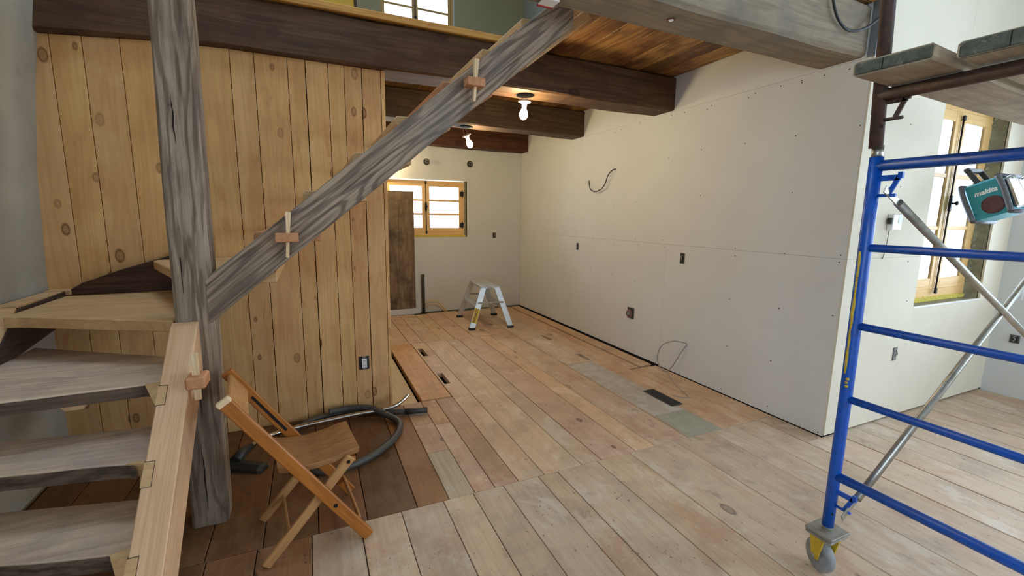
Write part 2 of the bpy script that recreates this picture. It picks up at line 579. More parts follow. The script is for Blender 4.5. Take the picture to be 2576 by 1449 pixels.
def plank(x0, x1, y0, y1, mat='floor', col=None, holes=(), name='floor_plank', dz=None, g=.0018):
    x0, x1 = x0 + g, x1 - g
    y0, y1 = y0 + .0015, y1 - .0015
    dz = rng.uniform(-.0018, .0018) if dz is None else dz
    bm = NB()
    zt, zb = dz, -.045
    if not holes:
        box(bm, (x0, y0, zb), (x1, y1, zt), .0025)
    else:                                    # rectangular mortises cut right through the plank
        xs = sorted({x0, x1} | {v for h in holes for v in h[:2]})
        ys = sorted({y0, y1} | {v for h in holes for v in h[2:]})
        gv = {}
        V = lambda i, j, z: gv.setdefault((i, j, z), bm.verts.new((xs[i], ys[j], z)))
        solid = lambda i, j: 0 <= i < len(xs) - 1 and 0 <= j < len(ys) - 1 and not any(
            h[0] <= (xs[i] + xs[i + 1]) / 2 <= h[1] and h[2] <= (ys[j] + ys[j + 1]) / 2 <= h[3] for h in holes)
        for i in range(len(xs) - 1):
            for j in range(len(ys) - 1):
                if not solid(i, j):
                    continue
                bm.faces.new((V(i, j, zt), V(i + 1, j, zt), V(i + 1, j + 1, zt), V(i, j + 1, zt)))
                bm.faces.new((V(i, j, zb), V(i, j + 1, zb), V(i + 1, j + 1, zb), V(i + 1, j, zb)))
                for (di, dj, a, b) in ((-1, 0, (i, j), (i, j + 1)), (1, 0, (i + 1, j + 1), (i + 1, j)), (0, -1, (i + 1, j), (i, j)), (0, 1, (i, j + 1), (i + 1, j + 1))):
                    if not solid(i + di, j + dj):
                        bm.faces.new((V(*a, zt), V(*a, zb), V(*b, zb), V(*b, zt)))
        bmesh.ops.recalc_face_normals(bm, faces=bm.faces)
    if col is None:
        v = rng.uniform(.76, .92)
        t = rng.uniform(.0, .1)
        col = (v * (1 + t * .6), v, v * (1 - t), 1)
    return part(name, bm, mat, floor, color=col)


DK = (.34, .22, .135, 1)          # unsanded reddish boards by the stair and partition
def dk(f=1.0):
    v = rng.uniform(.85, 1.15) * f
    return (DK[0] * v, DK[1] * v, DK[2] * v, 1)


YJ = -4.51
# near section
A = [XL, -4.27, -4.05, -3.83, -3.61, -3.42, -3.2, -2.985, -2.79, -2.574, -2.41, -2.235, -2.015, -1.888, -1.61, -1.36, -.985, -.648, -.42, -.172]
for a, b in zip(A, A[1:]):
    f = dk(1.05) if b < -3.5 else (dk(1.35) if b < -3.15 else None)
    plank(a, b, YB, YJ, col=f)
AR = [-.172, .135, .36, .60, .83, 1.06, 1.29, 1.54, 1.78, 2.02, XR]
for a, b in zip(AR, AR[1:]):
    plank(a, b, YB, YJ if b < .0 else (-4.86 if a > .02 else -4.87), col=(rng.uniform(.92, 1.02),) * 3 + (1,), g=.0032)
plank(-.172, -.003, -4.87, YJ)
# middle section
Bx = [XL, -4.31, -4.08, -3.85, -3.62, -3.40, -3.17, -2.95, -2.707]
for a, b in zip(Bx, Bx[1:]):
    plank(a, b, YJ, -3.2, col=dk(rng.uniform(.9, 1.1)))
plank(-2.707, -2.54, YJ, -3.23, col=dk(1.35))
plank(-2.54, -2.398, YJ, -4.02, mat='paintboard')
plank(-2.54, -2.398, -4.02, -3.62, col=(0.95, 0.83, 0.77, 1))
plank(-2.54, -2.398, -3.62, -3.23, col=(0.81, 0.70, 0.63, 1))
plank(-2.398, -2.28, YJ, -3.66, col=(0.99, 0.90, 0.86, 1))
plank(-2.398, -2.28, -3.66, -3.23, col=(0.90, 0.70, 0.51, 1))
plank(-2.28, -2.135, YJ, -3.23, col=(0.79, 0.68, 0.60, 1))
plank(-2.604, -2.41, -3.22, -1.58, mat='plywood', name='plywood_strip', dz=-.02)
plank(-2.39, -2.143, -3.22, -1.575, col=(1.01, 0.75, 0.47, 1), dz=.006)
plank(-2.135, -1.972, YJ, -1.575, col=(1.04, 0.99, 0.93, 1), holes=[(-2.112, -2.056, -2.085, -1.80), (-2.118, -2.062, -2.932, -2.645)])
plank(-1.972, -1.715, YJ, -1.575, col=(1.06, 1.04, 0.98, 1))
plank(-1.715, -1.572, YJ, -1.575)
plank(-1.572, -1.31, YJ, -1.575, col=(0.97, 0.90, 0.88, 1))
plank(-1.31, -1.15, YJ, -1.575, col=(1.06, 0.97, 0.86, 1))
plank(-1.15, -.858, YJ, -1.575, col=(0.92, 0.88, 0.86, 1))
plank(-.858, -.84, YJ, -1.575)
# limewashed column with two mortises and the register
plank(-.84, -.535, YJ, -4.16, mat='greenboard')
plank(-.84, -.535, -4.16, -2.90, mat='greyboard', name='limewashed_plank')
plank(-.84, -.505, -2.90, -.04, col=(0.99, 1.01, 1.05, 1), holes=[(-.565, -.513, -2.86, -2.64), (-.565, -.515, -2.055, -1.80)])
plank(-.535, -.325, YJ, -2.90, col=(0.95, 0.83, 0.72, 1))
plank(-.505, -.325, -2.90, -.04, col=(0.97, 0.90, 0.86, 1))
plank(-.325, -.205, YJ, -3.26, col=(0.95, 0.81, 0.68, 1))
plank(-.205, -.006, YJ, -3.26, col=(0.99, 0.88, 0.77, 1))
plank(-.325, -.205, -3.24, -.04, col=(0.95, 0.81, 0.70, 1))
plank(-.172, -.03, -3.22, -.04, col=(0.99, 0.88, 0.77, 1))
# back section (kitchen end)
C = [-4.4, -4.1, -3.8, -3.5, -3.2, -2.9, -2.62, -2.39, -2.15, -1.99, -1.77, -1.60, -1.36, -1.12, -.858]
for i, (a, b) in enumerate(zip(C, C[1:])):
    plank(a, b, -1.57 if a > -2.7 else -3.15, -.035 - .05 * (i % 3 == 1), col=(rng.uniform(.9, .96), rng.uniform(.84, .91), rng.uniform(.78, .87), 1))
plank(-.858, -.84, -1.57, -.04)

# ================================================================== WALLS
def sheet(parent, poly_lo, poly_hi, mat='drywall', name='drywall_panel'):
    bm = NB()
    box(bm, poly_lo, poly_hi)
    return part(name, bm, mat, parent)


def screws(parent, pts, axis, mat='screw', r=.0045):
    bm = NB()
    for p in pts:
        lathe(bm, [(r, 0), (r, .0012)], 6, p, axis)
    o = part('screw_heads', bm, mat, parent)
    o['kind'] = 'stuff'
    return o


G = .0006
Z1, Z2 = 1.226, 2.448
# ---- right wall (x = 0, faces -x)
b = NB()
box(b, (.013, -4.865, -.1), (.24, .25, ZT))
wr = struct(obj('wall_right', b, 'dark'))
zb = .014
for (y0, y1, z0, z1) in [(-4.868, -3.286, .004, Z1), (-3.286, -.932, zb, Z1), (-.932, .0, zb, Z1),
                         (-4.868, -1.712, Z1, Z2), (-1.712, 0, Z1, Z2), (-4.868, -2.742, Z2, 2.752), (-2.742, 0, Z2, 2.752), (-4.868, -2.0, 2.752, ZT), (-2.0, 0, 2.752, ZT)]:
    sheet(wr, (0, y0 + G, z0 + G), (.0125, y1 - G, z1 - G))
pts = []
r2 = random.Random(9)
for y0, y1, z0, z1 in [(-4.868, -3.286, zb, Z1), (-3.286, -.932, zb, Z1), (-4.868, -1.712, Z1, Z2)]:
    for yy in [y0 + .03] + [y0 + .41 * k for k in range(1, int((y1 - y0) / .41))]:
        for zz in (z0 + .03, z0 + .42, z0 + .81, z1 - .03):
            if r2.random() < .75:
                pts.append((-.0006, yy + r2.uniform(-.015, .015), zz + r2.uniform(-.03, .03)))
for yy in [-4.75, -4.6, -4.45, -4.3, -4.1, -3.7, -3.4, -2.8, -2.5]:
    pts.append((-.0006, yy, Z2 - .03 + r2.uniform(-.01, .01)))
screws(wr, pts, (-1, 0, 0))
# ---- window wall (y = -4.88, faces -y)
wx0, wx1, wz0, wz1 = .90, 1.93, .845, 2.34
wf = NB()
box(wf, (.035, -4.86, -.1), (wx0, -4.70, ZT))
box(wf, (wx1, -4.86, -.1), (2.52, -4.73, ZT))
box(wf, (wx0, -4.86, -.1), (wx1, -4.70, wz0))
box(wf, (wx0, -4.86, wz1), (wx1, -4.70, ZT))
ww = struct(obj('wall_window', wf, 'reveal'))
xe = .0
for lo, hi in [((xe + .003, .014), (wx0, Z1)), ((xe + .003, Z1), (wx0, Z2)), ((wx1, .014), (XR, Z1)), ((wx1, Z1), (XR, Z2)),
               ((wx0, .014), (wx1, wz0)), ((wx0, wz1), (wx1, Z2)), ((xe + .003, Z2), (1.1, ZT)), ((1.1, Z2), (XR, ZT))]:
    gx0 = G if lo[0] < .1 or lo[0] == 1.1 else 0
    sheet(ww, (lo[0] + gx0, -4.88, lo[1] + G), (hi[0] - (G if hi[0] == 1.1 else 0), -4.866, hi[1] - G), 'drywallwarmlit')
screws(ww, [(r2.uniform(.15, .8), -4.8806, z) for z in (.1, .45, .9, 1.19, 1.26, 1.7, 2.1, 2.4, 2.8)] + [(1.4, -4.8806, .5), (1.75, -4.8806, .3)], (0, -1, 0))
# corner bead at the outside corner
b = NB()
box(b, (-.0025, -4.8825, 2.448), (.055, -4.8805, 3.4), 0)
box(b, (-.0025, -4.88, 2.448), (-.0008, -4.84, 3.4), 0)
cb = struct(obj('trim_2', b, 'zinc'))
# ---- far right wall (x = XR, faces -x) with window opening
fy0, fy1, fz0, fz1 = -6.05, -5.02, .83, 2.3
wfr = NB()
def wall_x(bm, x0, x1, yA, yB, openings, zt=ZT):
    ys = sorted({yA, yB} | {v for o in openings for v in o[:2]})
    for a, c in zip(ys, ys[1:]):
        ops = sorted([o for o in openings if o[0] <= (a + c) / 2 <= o[1]], key=lambda o: o[2])
        cur = -.1
        for o in ops:
            box(bm, (x0, a, cur), (x1, c, o[2]))
            cur = o[3]
        box(bm, (x0, a, cur), (x1, c, zt))
def wall_y(bm, y0, y1, xA, xB, openings, zt=ZT):
    xs = sorted({xA, xB} | {v for o in openings for v in o[:2]})
    for a, c in zip(xs, xs[1:]):
        ops = sorted([o for o in openings if o[0] <= (a + c) / 2 <= o[1]], key=lambda o: o[2])
        cur = -.1
        for o in ops:
            box(bm, (a, y0, cur), (c, y1, o[2]))
            cur = o[3]
        box(bm, (a, y0, cur), (c, y1, zt))
wall_x(wfr, XR, XR + .25, YB, YF, [(fy0, fy1, fz0, fz1), (-8.6, -7.5, .8, 2.3), (-8.6, -7.3, 2.9, 4.4)])
wfr_o = struct(obj('wall_far_right', wfr, 'drywall'))
# ---- rear wall behind the viewer
wre = NB()
REAR = [(.7, 1.9, .8, 2.3)]
wall_y(wre, YB - .25, YB, XL - .2, XR + .25, REAR)
struct(obj('wall_rear', wre, 'drywall'))
# ---- left wall, leaning a little; windows in it behind the viewer
LEFT = [(-8.7, -7.35, .75, 2.2)]
b = NB()
prism(b, [(-4.70, -.1), (-4.517, -.1), (-4.50, 1.1), (-4.47, 1.7), (-4.425, 2.13), (-4.355, 2.62), (-4.28, 3.2), (-4.28, ZT), (-4.70, ZT)], 'y', -6.85, .25)
wall_x(b, -4.75, -4.515, YB, -6.85, LEFT)
wl = struct(obj('wall_left', b, 'plaster'))
# ---- back wall (y = 0) with window 1 below and window 2 above
bx0, bx1, bz0, bz1 = -2.18, -.912, 1.15, 1.992
ux0, ux1, uz0, uz1 = -2.11, -1.105, 3.45, 4.75
b = NB()
wall_y(b, .014, .25, -4.7, .24, [(bx0, bx1, bz0, bz1), (ux0, ux1, uz0, uz1)])
wb = struct(obj('wall_back', b, 'reveal'))
for x0, x1, z0, z1, gl, gr in [(-4.49, bx0, .014, Z1, 0, 0), (bx0, bx1, .014, bz0, 0, 0), (bx1, 0, .014, Z1, 0, 1), (-4.49, bx0, Z1, Z2, 0, 0), (bx1, 0, Z1, Z2, 0, 1), (bx0, bx1, bz1, Z2, 0, 0), (-4.49, 0, Z2, 2.752, 0, 1)]:
    sheet(wb, (x0, 0, z0 + G * (z0 in (Z1, Z2))), (x1 - .002 * gr, .0125, z1 - G * (z1 in (Z1, Z2))))
for x0, x1, z0, z1 in [(-4.49, ux0, 2.752, ZT), (ux1, 0, 2.752, ZT), (ux0, ux1, 2.752, uz0), (ux0, ux1, uz1, ZT)]:
    sheet(wb, (x0, 0, z0), (x1, .0125, z1), 'drywallup')
# ---- roof of the tall room
b = NB()
KX0, KX1, KY0, KY1 = -3.9, -2.7, -4.4, -3.5  # unseen roof opening, added to brighten the partition top and treads
box(b, (-4.7, YB - .25, ZT), (2.52, KY0, ZT + .1)); box(b, (-4.7, KY1, ZT), (2.52, .25, ZT + .1))
box(b, (-4.7, KY0, ZT), (KX0, KY1, ZT + .1)); box(b, (KX1, KY0, ZT), (2.52, KY1, ZT + .1))
portal('portal_added_opening', ((KX0 + KX1) / 2, (KY0 + KY1) / 2, ZT + .1), (0, 0, 0), KX1 - KX0, KY1 - KY0)
struct(obj('ceiling_roof', b, 'drywall'))

for nm, loc, rot, sx, sy in [
    ('portal_window', ((wx0 + wx1) / 2, -4.68, (wz0 + wz1) / 2), (R(-90), 0, 0), wx1 - wx0, wz1 - wz0),
    ('portal_window', (XR + .25, (fy0 + fy1) / 2, (fz0 + fz1) / 2), (R(90), 0, R(90)), fy1 - fy0, fz1 - fz0),
    ('portal_window', (XR + .25, -8.05, 1.55), (R(90), 0, R(90)), 1.1, 1.5),
    ('portal_window', (XR + .25, -7.95, 3.65), (R(90), 0, R(90)), 1.3, 1.5),
    ('portal_window', ((bx0 + bx1) / 2, .25, (bz0 + bz1) / 2), (R(-90), 0, 0), bx1 - bx0, bz1 - bz0),
    ('portal_window', ((ux0 + ux1) / 2, .25, (uz0 + uz1) / 2), (R(-90), 0, 0), ux1 - ux0, uz1 - uz0)] + [
    ('portal_window', ((o[0] + o[1]) / 2, YB - .25, (o[2] + o[3]) / 2), (R(90), 0, 0), o[1] - o[0], o[3] - o[2]) for o in REAR]:
    portal(nm, loc, rot, sx, sy)
for o in LEFT:
    portal('portal_window', (-4.75, (o[0] + o[1]) / 2, (o[2] + o[3]) / 2), (R(90), 0, R(-90)), o[1] - o[0], o[3] - o[2])

# ================================================================== STAIR PARTITION (vertical pine planks)
YP = -3.225
b = NB()
box(b, (-4.47, YP + .03, 0.0), (-2.66, YP + .055, 2.42))
wp = struct(obj('wall_partition', b, 'dark'))
PX = [-4.55, -4.345, -4.21, -4.045, -3.90, -3.70, -3.52, -3.39, -3.205, -3.10, -2.965, -2.865, -2.752, -2.628]
def ztop(x):
    return 2.456 - .045 * max(0, min(1, (-3.5 - x) / .9)) ** 1.3
for i, (a, c) in enumerate(zip(PX, PX[1:])):
    b = NB()
    lean = -.018 if c < -3.3 else -.016
    yj = rng.uniform(-.002, .002)
    za, zc = ztop(a) - rng.uniform(0, .004), ztop(c) - rng.uniform(0, .004)
    g1, g2 = .0012, (.0022 if i not in (8, 11) else .004)
    poly = [(a + lean * .6 + g1, .0), (c + lean * .6 - g2, .0), (c - g2, zc), (a + g1, za)]
    if i == 0:
        poly[0] = (-4.58, 0)
        poly[3] = (-4.47, za)
    prism(b, poly, 'y', YP + yj, YP + .028 + yj, .0015)
    v = rng.uniform(.92, 1.05)
    part('wall_plank', b, 'pine', wp, color=(v, v * rng.uniform(.96, 1.0), v * rng.uniform(.9, 1.0), 1))
b = NB()
prism(b, [(-2.638, .0), (-2.618, .0), (-2.601, 2.456), (-2.626, 2.456)], 'y', YP - .004, YP + .13, .0015)
part('end_board', b, 'pine', wp, color=(1.02, 1, .97, 1))
# the outlet on the partition
t = thing('wall_outlet', 'white duplex outlet without cover plate in the pine plank partition', 'outlet', (-2.815, YP - .004, .378))
b = NB(); box(b, (-.036, -.001, -.05), (.036, .006, .05))
obj('outlet_box', b, 'boxdark', t)
b = NB(); box(b, (-.018, -.012, -.036), (.018, -.001, .036), .002); 
obj('receptacle', b, 'white', t)
b = NB()
for dz in (-.02, .02):
    for dx in (-.006, .006):
        box(b, (dx - .0015, -.0127, dz - .005), (dx + .0015, -.0118, dz + .005))
    lathe(b, [(.0025, 0), (.0025, .0008)], 8, (0, -.012, dz - .010), (0, -1, 0))
obj('slots', b, 'ink', t)['kind'] = 'stuff'
b = NB()
for dz in (-.047, .047):
    box(b, (-.012, -.004, dz - .006), (.012, -.001, dz + .006))
obj('mounting_strap', b, 'steelgal', t)['kind'] = 'stuff'

# ================================================================== BEAMS
def beam(name, label, x0, x1, y0, y1, z0, z1, mat, seed, lo=None, cham=.014, col=(1, 1, 1, 1)):
    b = NB()
    timber(b, x1 - x0, y1 - y0, z1 - z0, seed, 40, .006, cham, lo)
    o = obj(name, b, mat, origin=Vector((x0, (y0 + y1) / 2, (z0 + z1) / 2)), keep=True, color=col)
    return tag(o, label, 'beam')
sag = lambda x: -.06 * max(0, min(1, (.95 - x) / .95)) ** 1.3
beam('ceiling_beam', 'longest dark brown ceiling beam resting over the pine plank partition', -4.40, -.002, -3.275, -2.99, 2.456, 2.752, 'beam', 3, sag, col=(1.05, .95, .86, 1))
beam('ceiling_beam', 'dark brown beam between the two hanging bulbs, middle of the kitchen ceiling', -4.44, -.002, -1.78, -1.512, 2.456, 2.752, 'beam', 7, col=(.85, .9, .86, 1))
beam('ceiling_beam', 'thin dark reddish beam against the back kitchen wall, farthest of the beams', -4.44, -.002, -.245, -.012, 2.46, 2.752, 'beam', 11, col=(.95, .66, .55, 1))
beam('ceiling_beam', 'pale weathered grey beam overhead, nearest of the beams above the stair top', -4.38, -.004, -4.83, -4.552, 2.455, 2.752, 'beamgrey', 15, cham=.02)
# white plug in the underside of the grey beam
b = NB(); lathe(b, [(.013, 0), (.013, .004), (.011, .006)], 16, (-1.423, -4.70, 2.456), (0, 0, -1))
pl = tag(obj('beam_plug', b, 'white'), 'small white round plug with rusty rim in underside of the grey beam', 'plug')
b = NB(); lathe(b, [(.021, 0), (.021, .003)], 18, (-1.423, -4.70, 2.456), (0, 0, -1))
sub('rusty_rim', b, plain('rust', hexc(110, 54, 34), .8), pl)
# red and white tag caught under the beam
b = NB(); box(b, (-2.11, -4.64, 2.444), (-2.03, -4.57, 2.452), .002)
tg = tag(obj('paper_tag', b, 'white'), 'small red and white tag stuck under the grey beam at the top edge', 'tag')
b = NB(); box(b, (-2.11, -4.575, 2.441), (-2.03, -4.562, 2.451), .001)
sub('red_band', b, plain('red_print', hexc(170, 40, 44), .6), tg)
# ceiling boards over the beams
b = NB()
box(b, (-4.4, -3.2, 2.799), (-.0, -.01, 2.802)); box(b, (-1.58, -4.80, 2.799), (-.0, -3.2, 2.802))
ce = struct(obj('ceiling', b, 'dark'))
xs = [-4.40, -4.12, -3.86, -3.58, -3.33, -3.05, -2.8, -2.53, -2.28, -2.02, -1.80, -1.60, -1.34, -1.12, -.87, -.66, -.42, -.22, -.004]
for a, c in zip(xs, xs[1:]):
    b = NB()
    box(b, (a + .0015, (-4.83 if a > -1.61 else -3.245), 2.754 + rng.uniform(0, .002)), (c - .0015, -.01, 2.80), .002)
    v = rng.uniform(.5, .98)
    part('ceiling_plank', b, 'ceil', ce, color=(v, v * rng.uniform(.9, 1.05), v * rng.uniform(.75, 1.0), 1))
b = NB(); box(b, (-4.40, -3.292, 2.757), (-1.62, -3.252, 2.803), .004)
struct(obj('trim_1', b, 'ledge'))
b = NB(); box(b, (-1.60, -4.872, 2.757), (-.004, -4.834, 2.803), .004)
struct(obj('trim_3', b, 'ledge'))
# loft box
t = thing('wooden_chest', 'yellow and brown wooden chest standing on the upper floor edge', 'chest', (-2.90, -2.72, 2.803))
b = NB(); box(b, (-.16, -.1, 0), (.16, .16, .42), .006); obj('body', b, 'boxyellow', t)
b = NB(); box(b, (.161, -.102, 0), (.178, .16, .42), .003); obj('side_board', b, 'darkstair', t)
b = NB(); box(b, (-.18, -.12, .42), (.2, .18, .45), .005); obj('lid', b, 'ledge', t)

# ================================================================== POST
b = NB()
timber(b, 2.95, .136, .140, 21, 44, .007, .012)
post = tag(obj('timber_post', b, 'post', origin=Vector((-3.637, -4.183, .0)), rot=(0, R(-88.9), 0), keep=True),
           'rough weathered grey timber post standing beside the pale stair stringer', 'post')
# material grain for post runs along local x here
M['postx'] = wood('weathered_post_grain', hexc(178, 158, 136), hexc(84, 66, 52), 'x', rings=.6, ring_freq=14, streak=.55,
                  blotch=hexc(112, 98, 86), blotch_amt=.5, rough=.8, bump=.5, ring_scale=(11, .9), blotch_scale=4)
post.data.materials[0] = M['postx']
# long drying cracks in the post
b = NB()
for (z0, z1, x, d) in [(1.12, 1.62, -3.645, .004), (.55, .95, -3.625, .003), (1.75, 1.95, -3.618, .003), (.08, .42, -3.64, .003)]:
    pts = [(x + .008 * mnoise.noise((z0 + k * .37, 4, x)), -4.2515, z0 + (z1 - z0) * k / 8) for k in range(9)]
    tube(b, pts, d, 5, radii=[max(.0005, d * math.sin(math.pi * k / 8)) for k in range(9)])
pc = sub('drying_cracks', b, 'dark', post)
pc['kind'] = 'stuff'
pc.matrix_parent_inverse = Matrix.Identity(4)
q = post.rotation_euler.to_matrix().to_4x4()
pc.matrix_basis = q.inverted() @ pc.matrix_basis

# ================================================================== STAIRCASE
st = thing('staircase', 'winding wooden staircase with open treads, old grey and new pale stringers', 'staircase', (-3.5, -4.2, 0))
SL = math.atan(.84)
# upper outer stringer, weathered
def zl_(x): return .988 + .842 * (x + 3.547)
def zu_(x): return 1.196 + .848 * (x + 3.547)
bm = NB()
N = 26
x0s, x1s = -3.562, -1.72
rings = []
for i in range(N + 1):
    x = x0s + (x1s - x0s) * i / N
    wv = .006 * mnoise.noise((x * 2.3, 1, 1))
    wl_ = .012 * mnoise.noise((x * 3.1, 5, 2))
    zu, zl = min(zu_(x) + wv, 2.78), zl_(x) + wl_
    rings.append([(x, -4.253 + .003 * mnoise.noise((x * 4, 3, 8)), zl + .006), (x, -4.246, zl), (x, -4.178, zl), (x, -4.173, zl + .006),
                  (x, -4.173, zu - .006), (x, -4.178, zu), (x, -4.244, zu), (x, -4.253 + .003 * mnoise.noise((x * 4, 6, 8)), zu - .008)])
rot = Matrix.Rotation(SL, 4, 'Y')          # build with local x along the slope
inv = rot
loc0 = Vector((-2.63, -4.213, 1.86))
vr = [[bm.verts.new(inv @ (Vector(p) - loc0)) for p in r] for r in rings]
for A_, B_ in zip(vr, vr[1:]):
    for j in range(8):
        bm.faces.new((A_[j], A_[(j + 1) % 8], B_[(j + 1) % 8], B_[j]))
bm.faces.new(vr[0][::-1]); bm.faces.new(vr[-1])
bmesh.ops.recalc_face_normals(bm, faces=bm.faces)
us = obj('upper_stringer', bm, 'stringer', st, origin=loc0 - st.location, rot=(0, -SL, 0), keep=True)
us['label'] = 'weathered grey stringer of the upper flight'
# inner block under the top of the upper stringer
b = NB()
d = Vector((math.cos(SL), 0, math.sin(SL)))
bar(b, (-1.985, -4.128, 2.325), (-1.56, -4.128, 2.66), .085, .06, (-d.z, 0, d.x), .004)
part('carriage_block', b, 'treadpine', st)
# upper treads
ups = [(1.384, -3.386), (1.582, -3.165), (1.775, -2.932), (1.97, -2.719), (2.166, -2.478), (2.36, -2.256), (2.555, -2.02)]
for k, (z, xf) in enumerate(ups):
    xf += .014
    b = NB()
    prism(b, [(xf, z - .045), (xf + .29, z - .045), (xf + .29, z), (xf + .01, z), (xf, z - .012)], 'y', -4.171, YP - .007 if z < 2.5 else -3.285, .003)
    if k in (0, 4):                                   # through tenon with its wedge
        cx = -3.2275 if k == 0 else -2.32
        box(b, (cx - .047, -4.325, z - .041), (cx + .047, -4.171, z - .001), .003)
    tr = part('tread', b, 'tenon' if k in (0, 4) else 'treadpine', st)
    if k in (0, 4):
        w = NB()
        zc = z - .012
        prism(w, [(-.010, .107), (.012, .107), (.008, -.0), (.007, -.1), (-.006, -.1), (-.006, 0)], 'y', -4.300, -4.272)
        bmesh.ops.rotate(w, verts=w.verts, cent=(0, 0, 0), matrix=Matrix.Rotation(R(4), 3, 'Y'))
        bmesh.ops.translate(w, verts=w.verts, vec=(cx + .003, 0, zc))
        wd = sub('wedge', w, 'wedge', tr)
# winder treads
def poly_tread(pts, z, th, mat, name='tread'):
    b = NB()
    prism(b, pts, 'z', z - th, z, .004)
    return part(name, b, mat, st)
poly_tread([(-4.40, -3.875), (-4.345, -3.885), (-3.70, -4.222), (-3.704, -4.10), (-3.72, -3.31), (-4.40, -3.31)], .998, .052, 'treadpine')
poly_tread([(-3.97, -3.31), (-3.97, -3.37), (-3.68, -4.10), (-3.555, -4.165), (-3.29, -4.165), (-3.29, -3.232), (-3.6, -3.232)], 1.19, .05, 'treadpine')
# lower treads; ends let into the pale stringer, nose chamfered next to it
def low_tread(z, yl, yr, back_l, back_r, xr, th, mat, seam=None, nose_mat='nosing'):
    xl = -4.405
    n = 10
    front = []
    for i in range(n + 1):
        u = i / n
        x = xl + (xr - .085 - xl) * u
        front.append((x, yl + (yr - yl) * u + .012 * mnoise.noise((x * 4, z * 9, 2)) + .018))
    ch = [(xr - .01, yr + .018), (xr, yr + .018)]
    if seam:
        b = NB(); prism(b, front + ch + [(xr, seam[1] - .003), (xl, seam[0] - .003)], 'z', z - th, z, .003)
        t1 = part('tread', b, mat, st)
        b = NB(); prism(b, [(xl, seam[0]), (xr, seam[1]), (xr, back_r), (xl, back_l)], 'z', z - th, z - .002, .002)
        part('tread', b, mat, st)
    else:
        b = NB(); prism(b, front + ch + [(xr, back_r), (xl, back_l)], 'z', z - th, z, .003)
        t1 = part('tread', b, mat, st)
    b = NB()                                    # rough live edge on the front face
    fr = [(p[0], p[1] - .004) for p in front] + [(xr - .055, yr - .004)]
    bk = [(p[0], p[1] + .006) for p in front[::-1]]
    prism(b, fr + [(xr - .06, yr + .012)] + bk, 'z', z - th + .002, z - .006)
    sub('live_edge', b, nose_mat, t1)
    b = NB()                                    # chamfered end grain let into the stringer
    fy = lambda zz: -4.283 + (zz - .985) / .834 - .004
    T = [(xr - .085, yr + .016), (-3.7005, fy(z)), (xr, fy(z)), (xr, yr + .04)]
    U = [(xr - .05, yr + .014), (-3.7005, fy(z - th)), (xr, fy(z - th)), (xr, yr + .04)]
    V = [b.verts.new((p[0], p[1], z + .0005)) for p in T] + [b.verts.new((p[0], p[1], z - th)) for p in U]
    for f in ((0, 1, 2, 3), (4, 7, 6, 5), (0, 4, 5, 1), (1, 5, 6, 2), (2, 6, 7, 3), (3, 7, 4, 0)):
        b.faces.new([V[k] for k in f])
    bmesh.ops.recalc_face_normals(b, faces=b.faces)
    sub('nose_end', b, 'treadpine', t1)
    b = NB()                                    # dark joint round the housing
    za, zb_ = z + .002, z - th - .002
    V = [b.verts.new(q) for q in ((-3.701, fy(za) + .0025, za), (xr + .002, fy(za) + .0025, za), (xr + .002, fy(zb_) + .0025, zb_), (-3.701, fy(zb_) + .0025, zb_),
                                  (-3.701, fy(za) + .03, za), (xr + .002, fy(za) + .03, za), (xr + .002, fy(zb_) + .03, zb_), (-3.701, fy(zb_) + .03, zb_))]
    for f in ((0, 1, 2, 3), (4, 7, 6, 5), (0, 4, 5, 1), (1, 5, 6, 2), (2, 6, 7, 3), (3, 7, 4, 0)):
        b.faces.new([V[i] for i in f])
    bmesh.ops.recalc_face_normals(b, faces=b.faces)
    sub('housing_joint', b, 'nosing', t1)
    return t1
low_tread(.80, -4.50, -4.475, -3.66, -4.14, -3.672, .052, 'tread', seam=(-4.13, -4.36))
low_tread(.605, -4.60, -4.74, -4.33, -4.43, -3.672, .055, 'tread')
low_tread(.41, -4.77, -4.945, -4.47, -4.645, -3.672, .058, 'tread')
low_tread(.215, -5.02, -5.17, -4.72, -4.88, -3.672, .055, 'tread')
b = NB(); prism(b, [(-3.98, -4.42), (-3.90, -4.42), (-3.915, -4.40), (-3.965, -4.40)], 'z', .735, .748)
prism(b, [(-4.035, .7475), (-3.94, .7475), (-3.958, .722), (-4.01, .722)], 'y', -4.44, -4.40, .003)
part('cleat', b, 'fir', st)
# pale new stringer with housings (dovetail notches) for the treads
bm = NB()
yt, zt_ = -4.254, 1.0
slope = .834
def zf(y): return .985 + slope * (y + 4.283)
pts = [(yt, zf(yt) - .012), (yt - .03, zf(yt - .03)), (-5.46, zf(-5.46)), (-5.46, 0.0), (-5.19, 0.0), (-4.254, .78)]
prism(bm, [(p[0], max(0, p[1])) for p in pts], 'x', -3.70, -3.602, .004)
SP = math.atan(slope)
lc = Vector((-3.651, -4.75, .5))
bmesh.ops.transform(bm, verts=bm.verts, matrix=Matrix.Rotation(-SP, 4, 'X') @ Matrix.Translation(-lc))
ps = obj('pale_stringer', bm, 'fir', st, origin=lc - st.location, rot=(SP, 0, 0), keep=True)
ps['label'] = 'pale new fir stringer of the lower flight'
# tenon and wedge through the pale stringer
b = NB(); box(b, (-3.602, -4.575, .79), (-3.535, -4.48, .838), .006)
tn = part('tenon', b, 'tenon', st)
b = NB(); prism(b, [(-.012, .10), (.010, .10), (.006, -.09), (-.006, -.09)], 'x', -.011, .011)
bmesh.ops.translate(b, verts=b.verts, vec=(-3.572, -4.53, .825))
sub('wedge', b, 'wedge', tn)
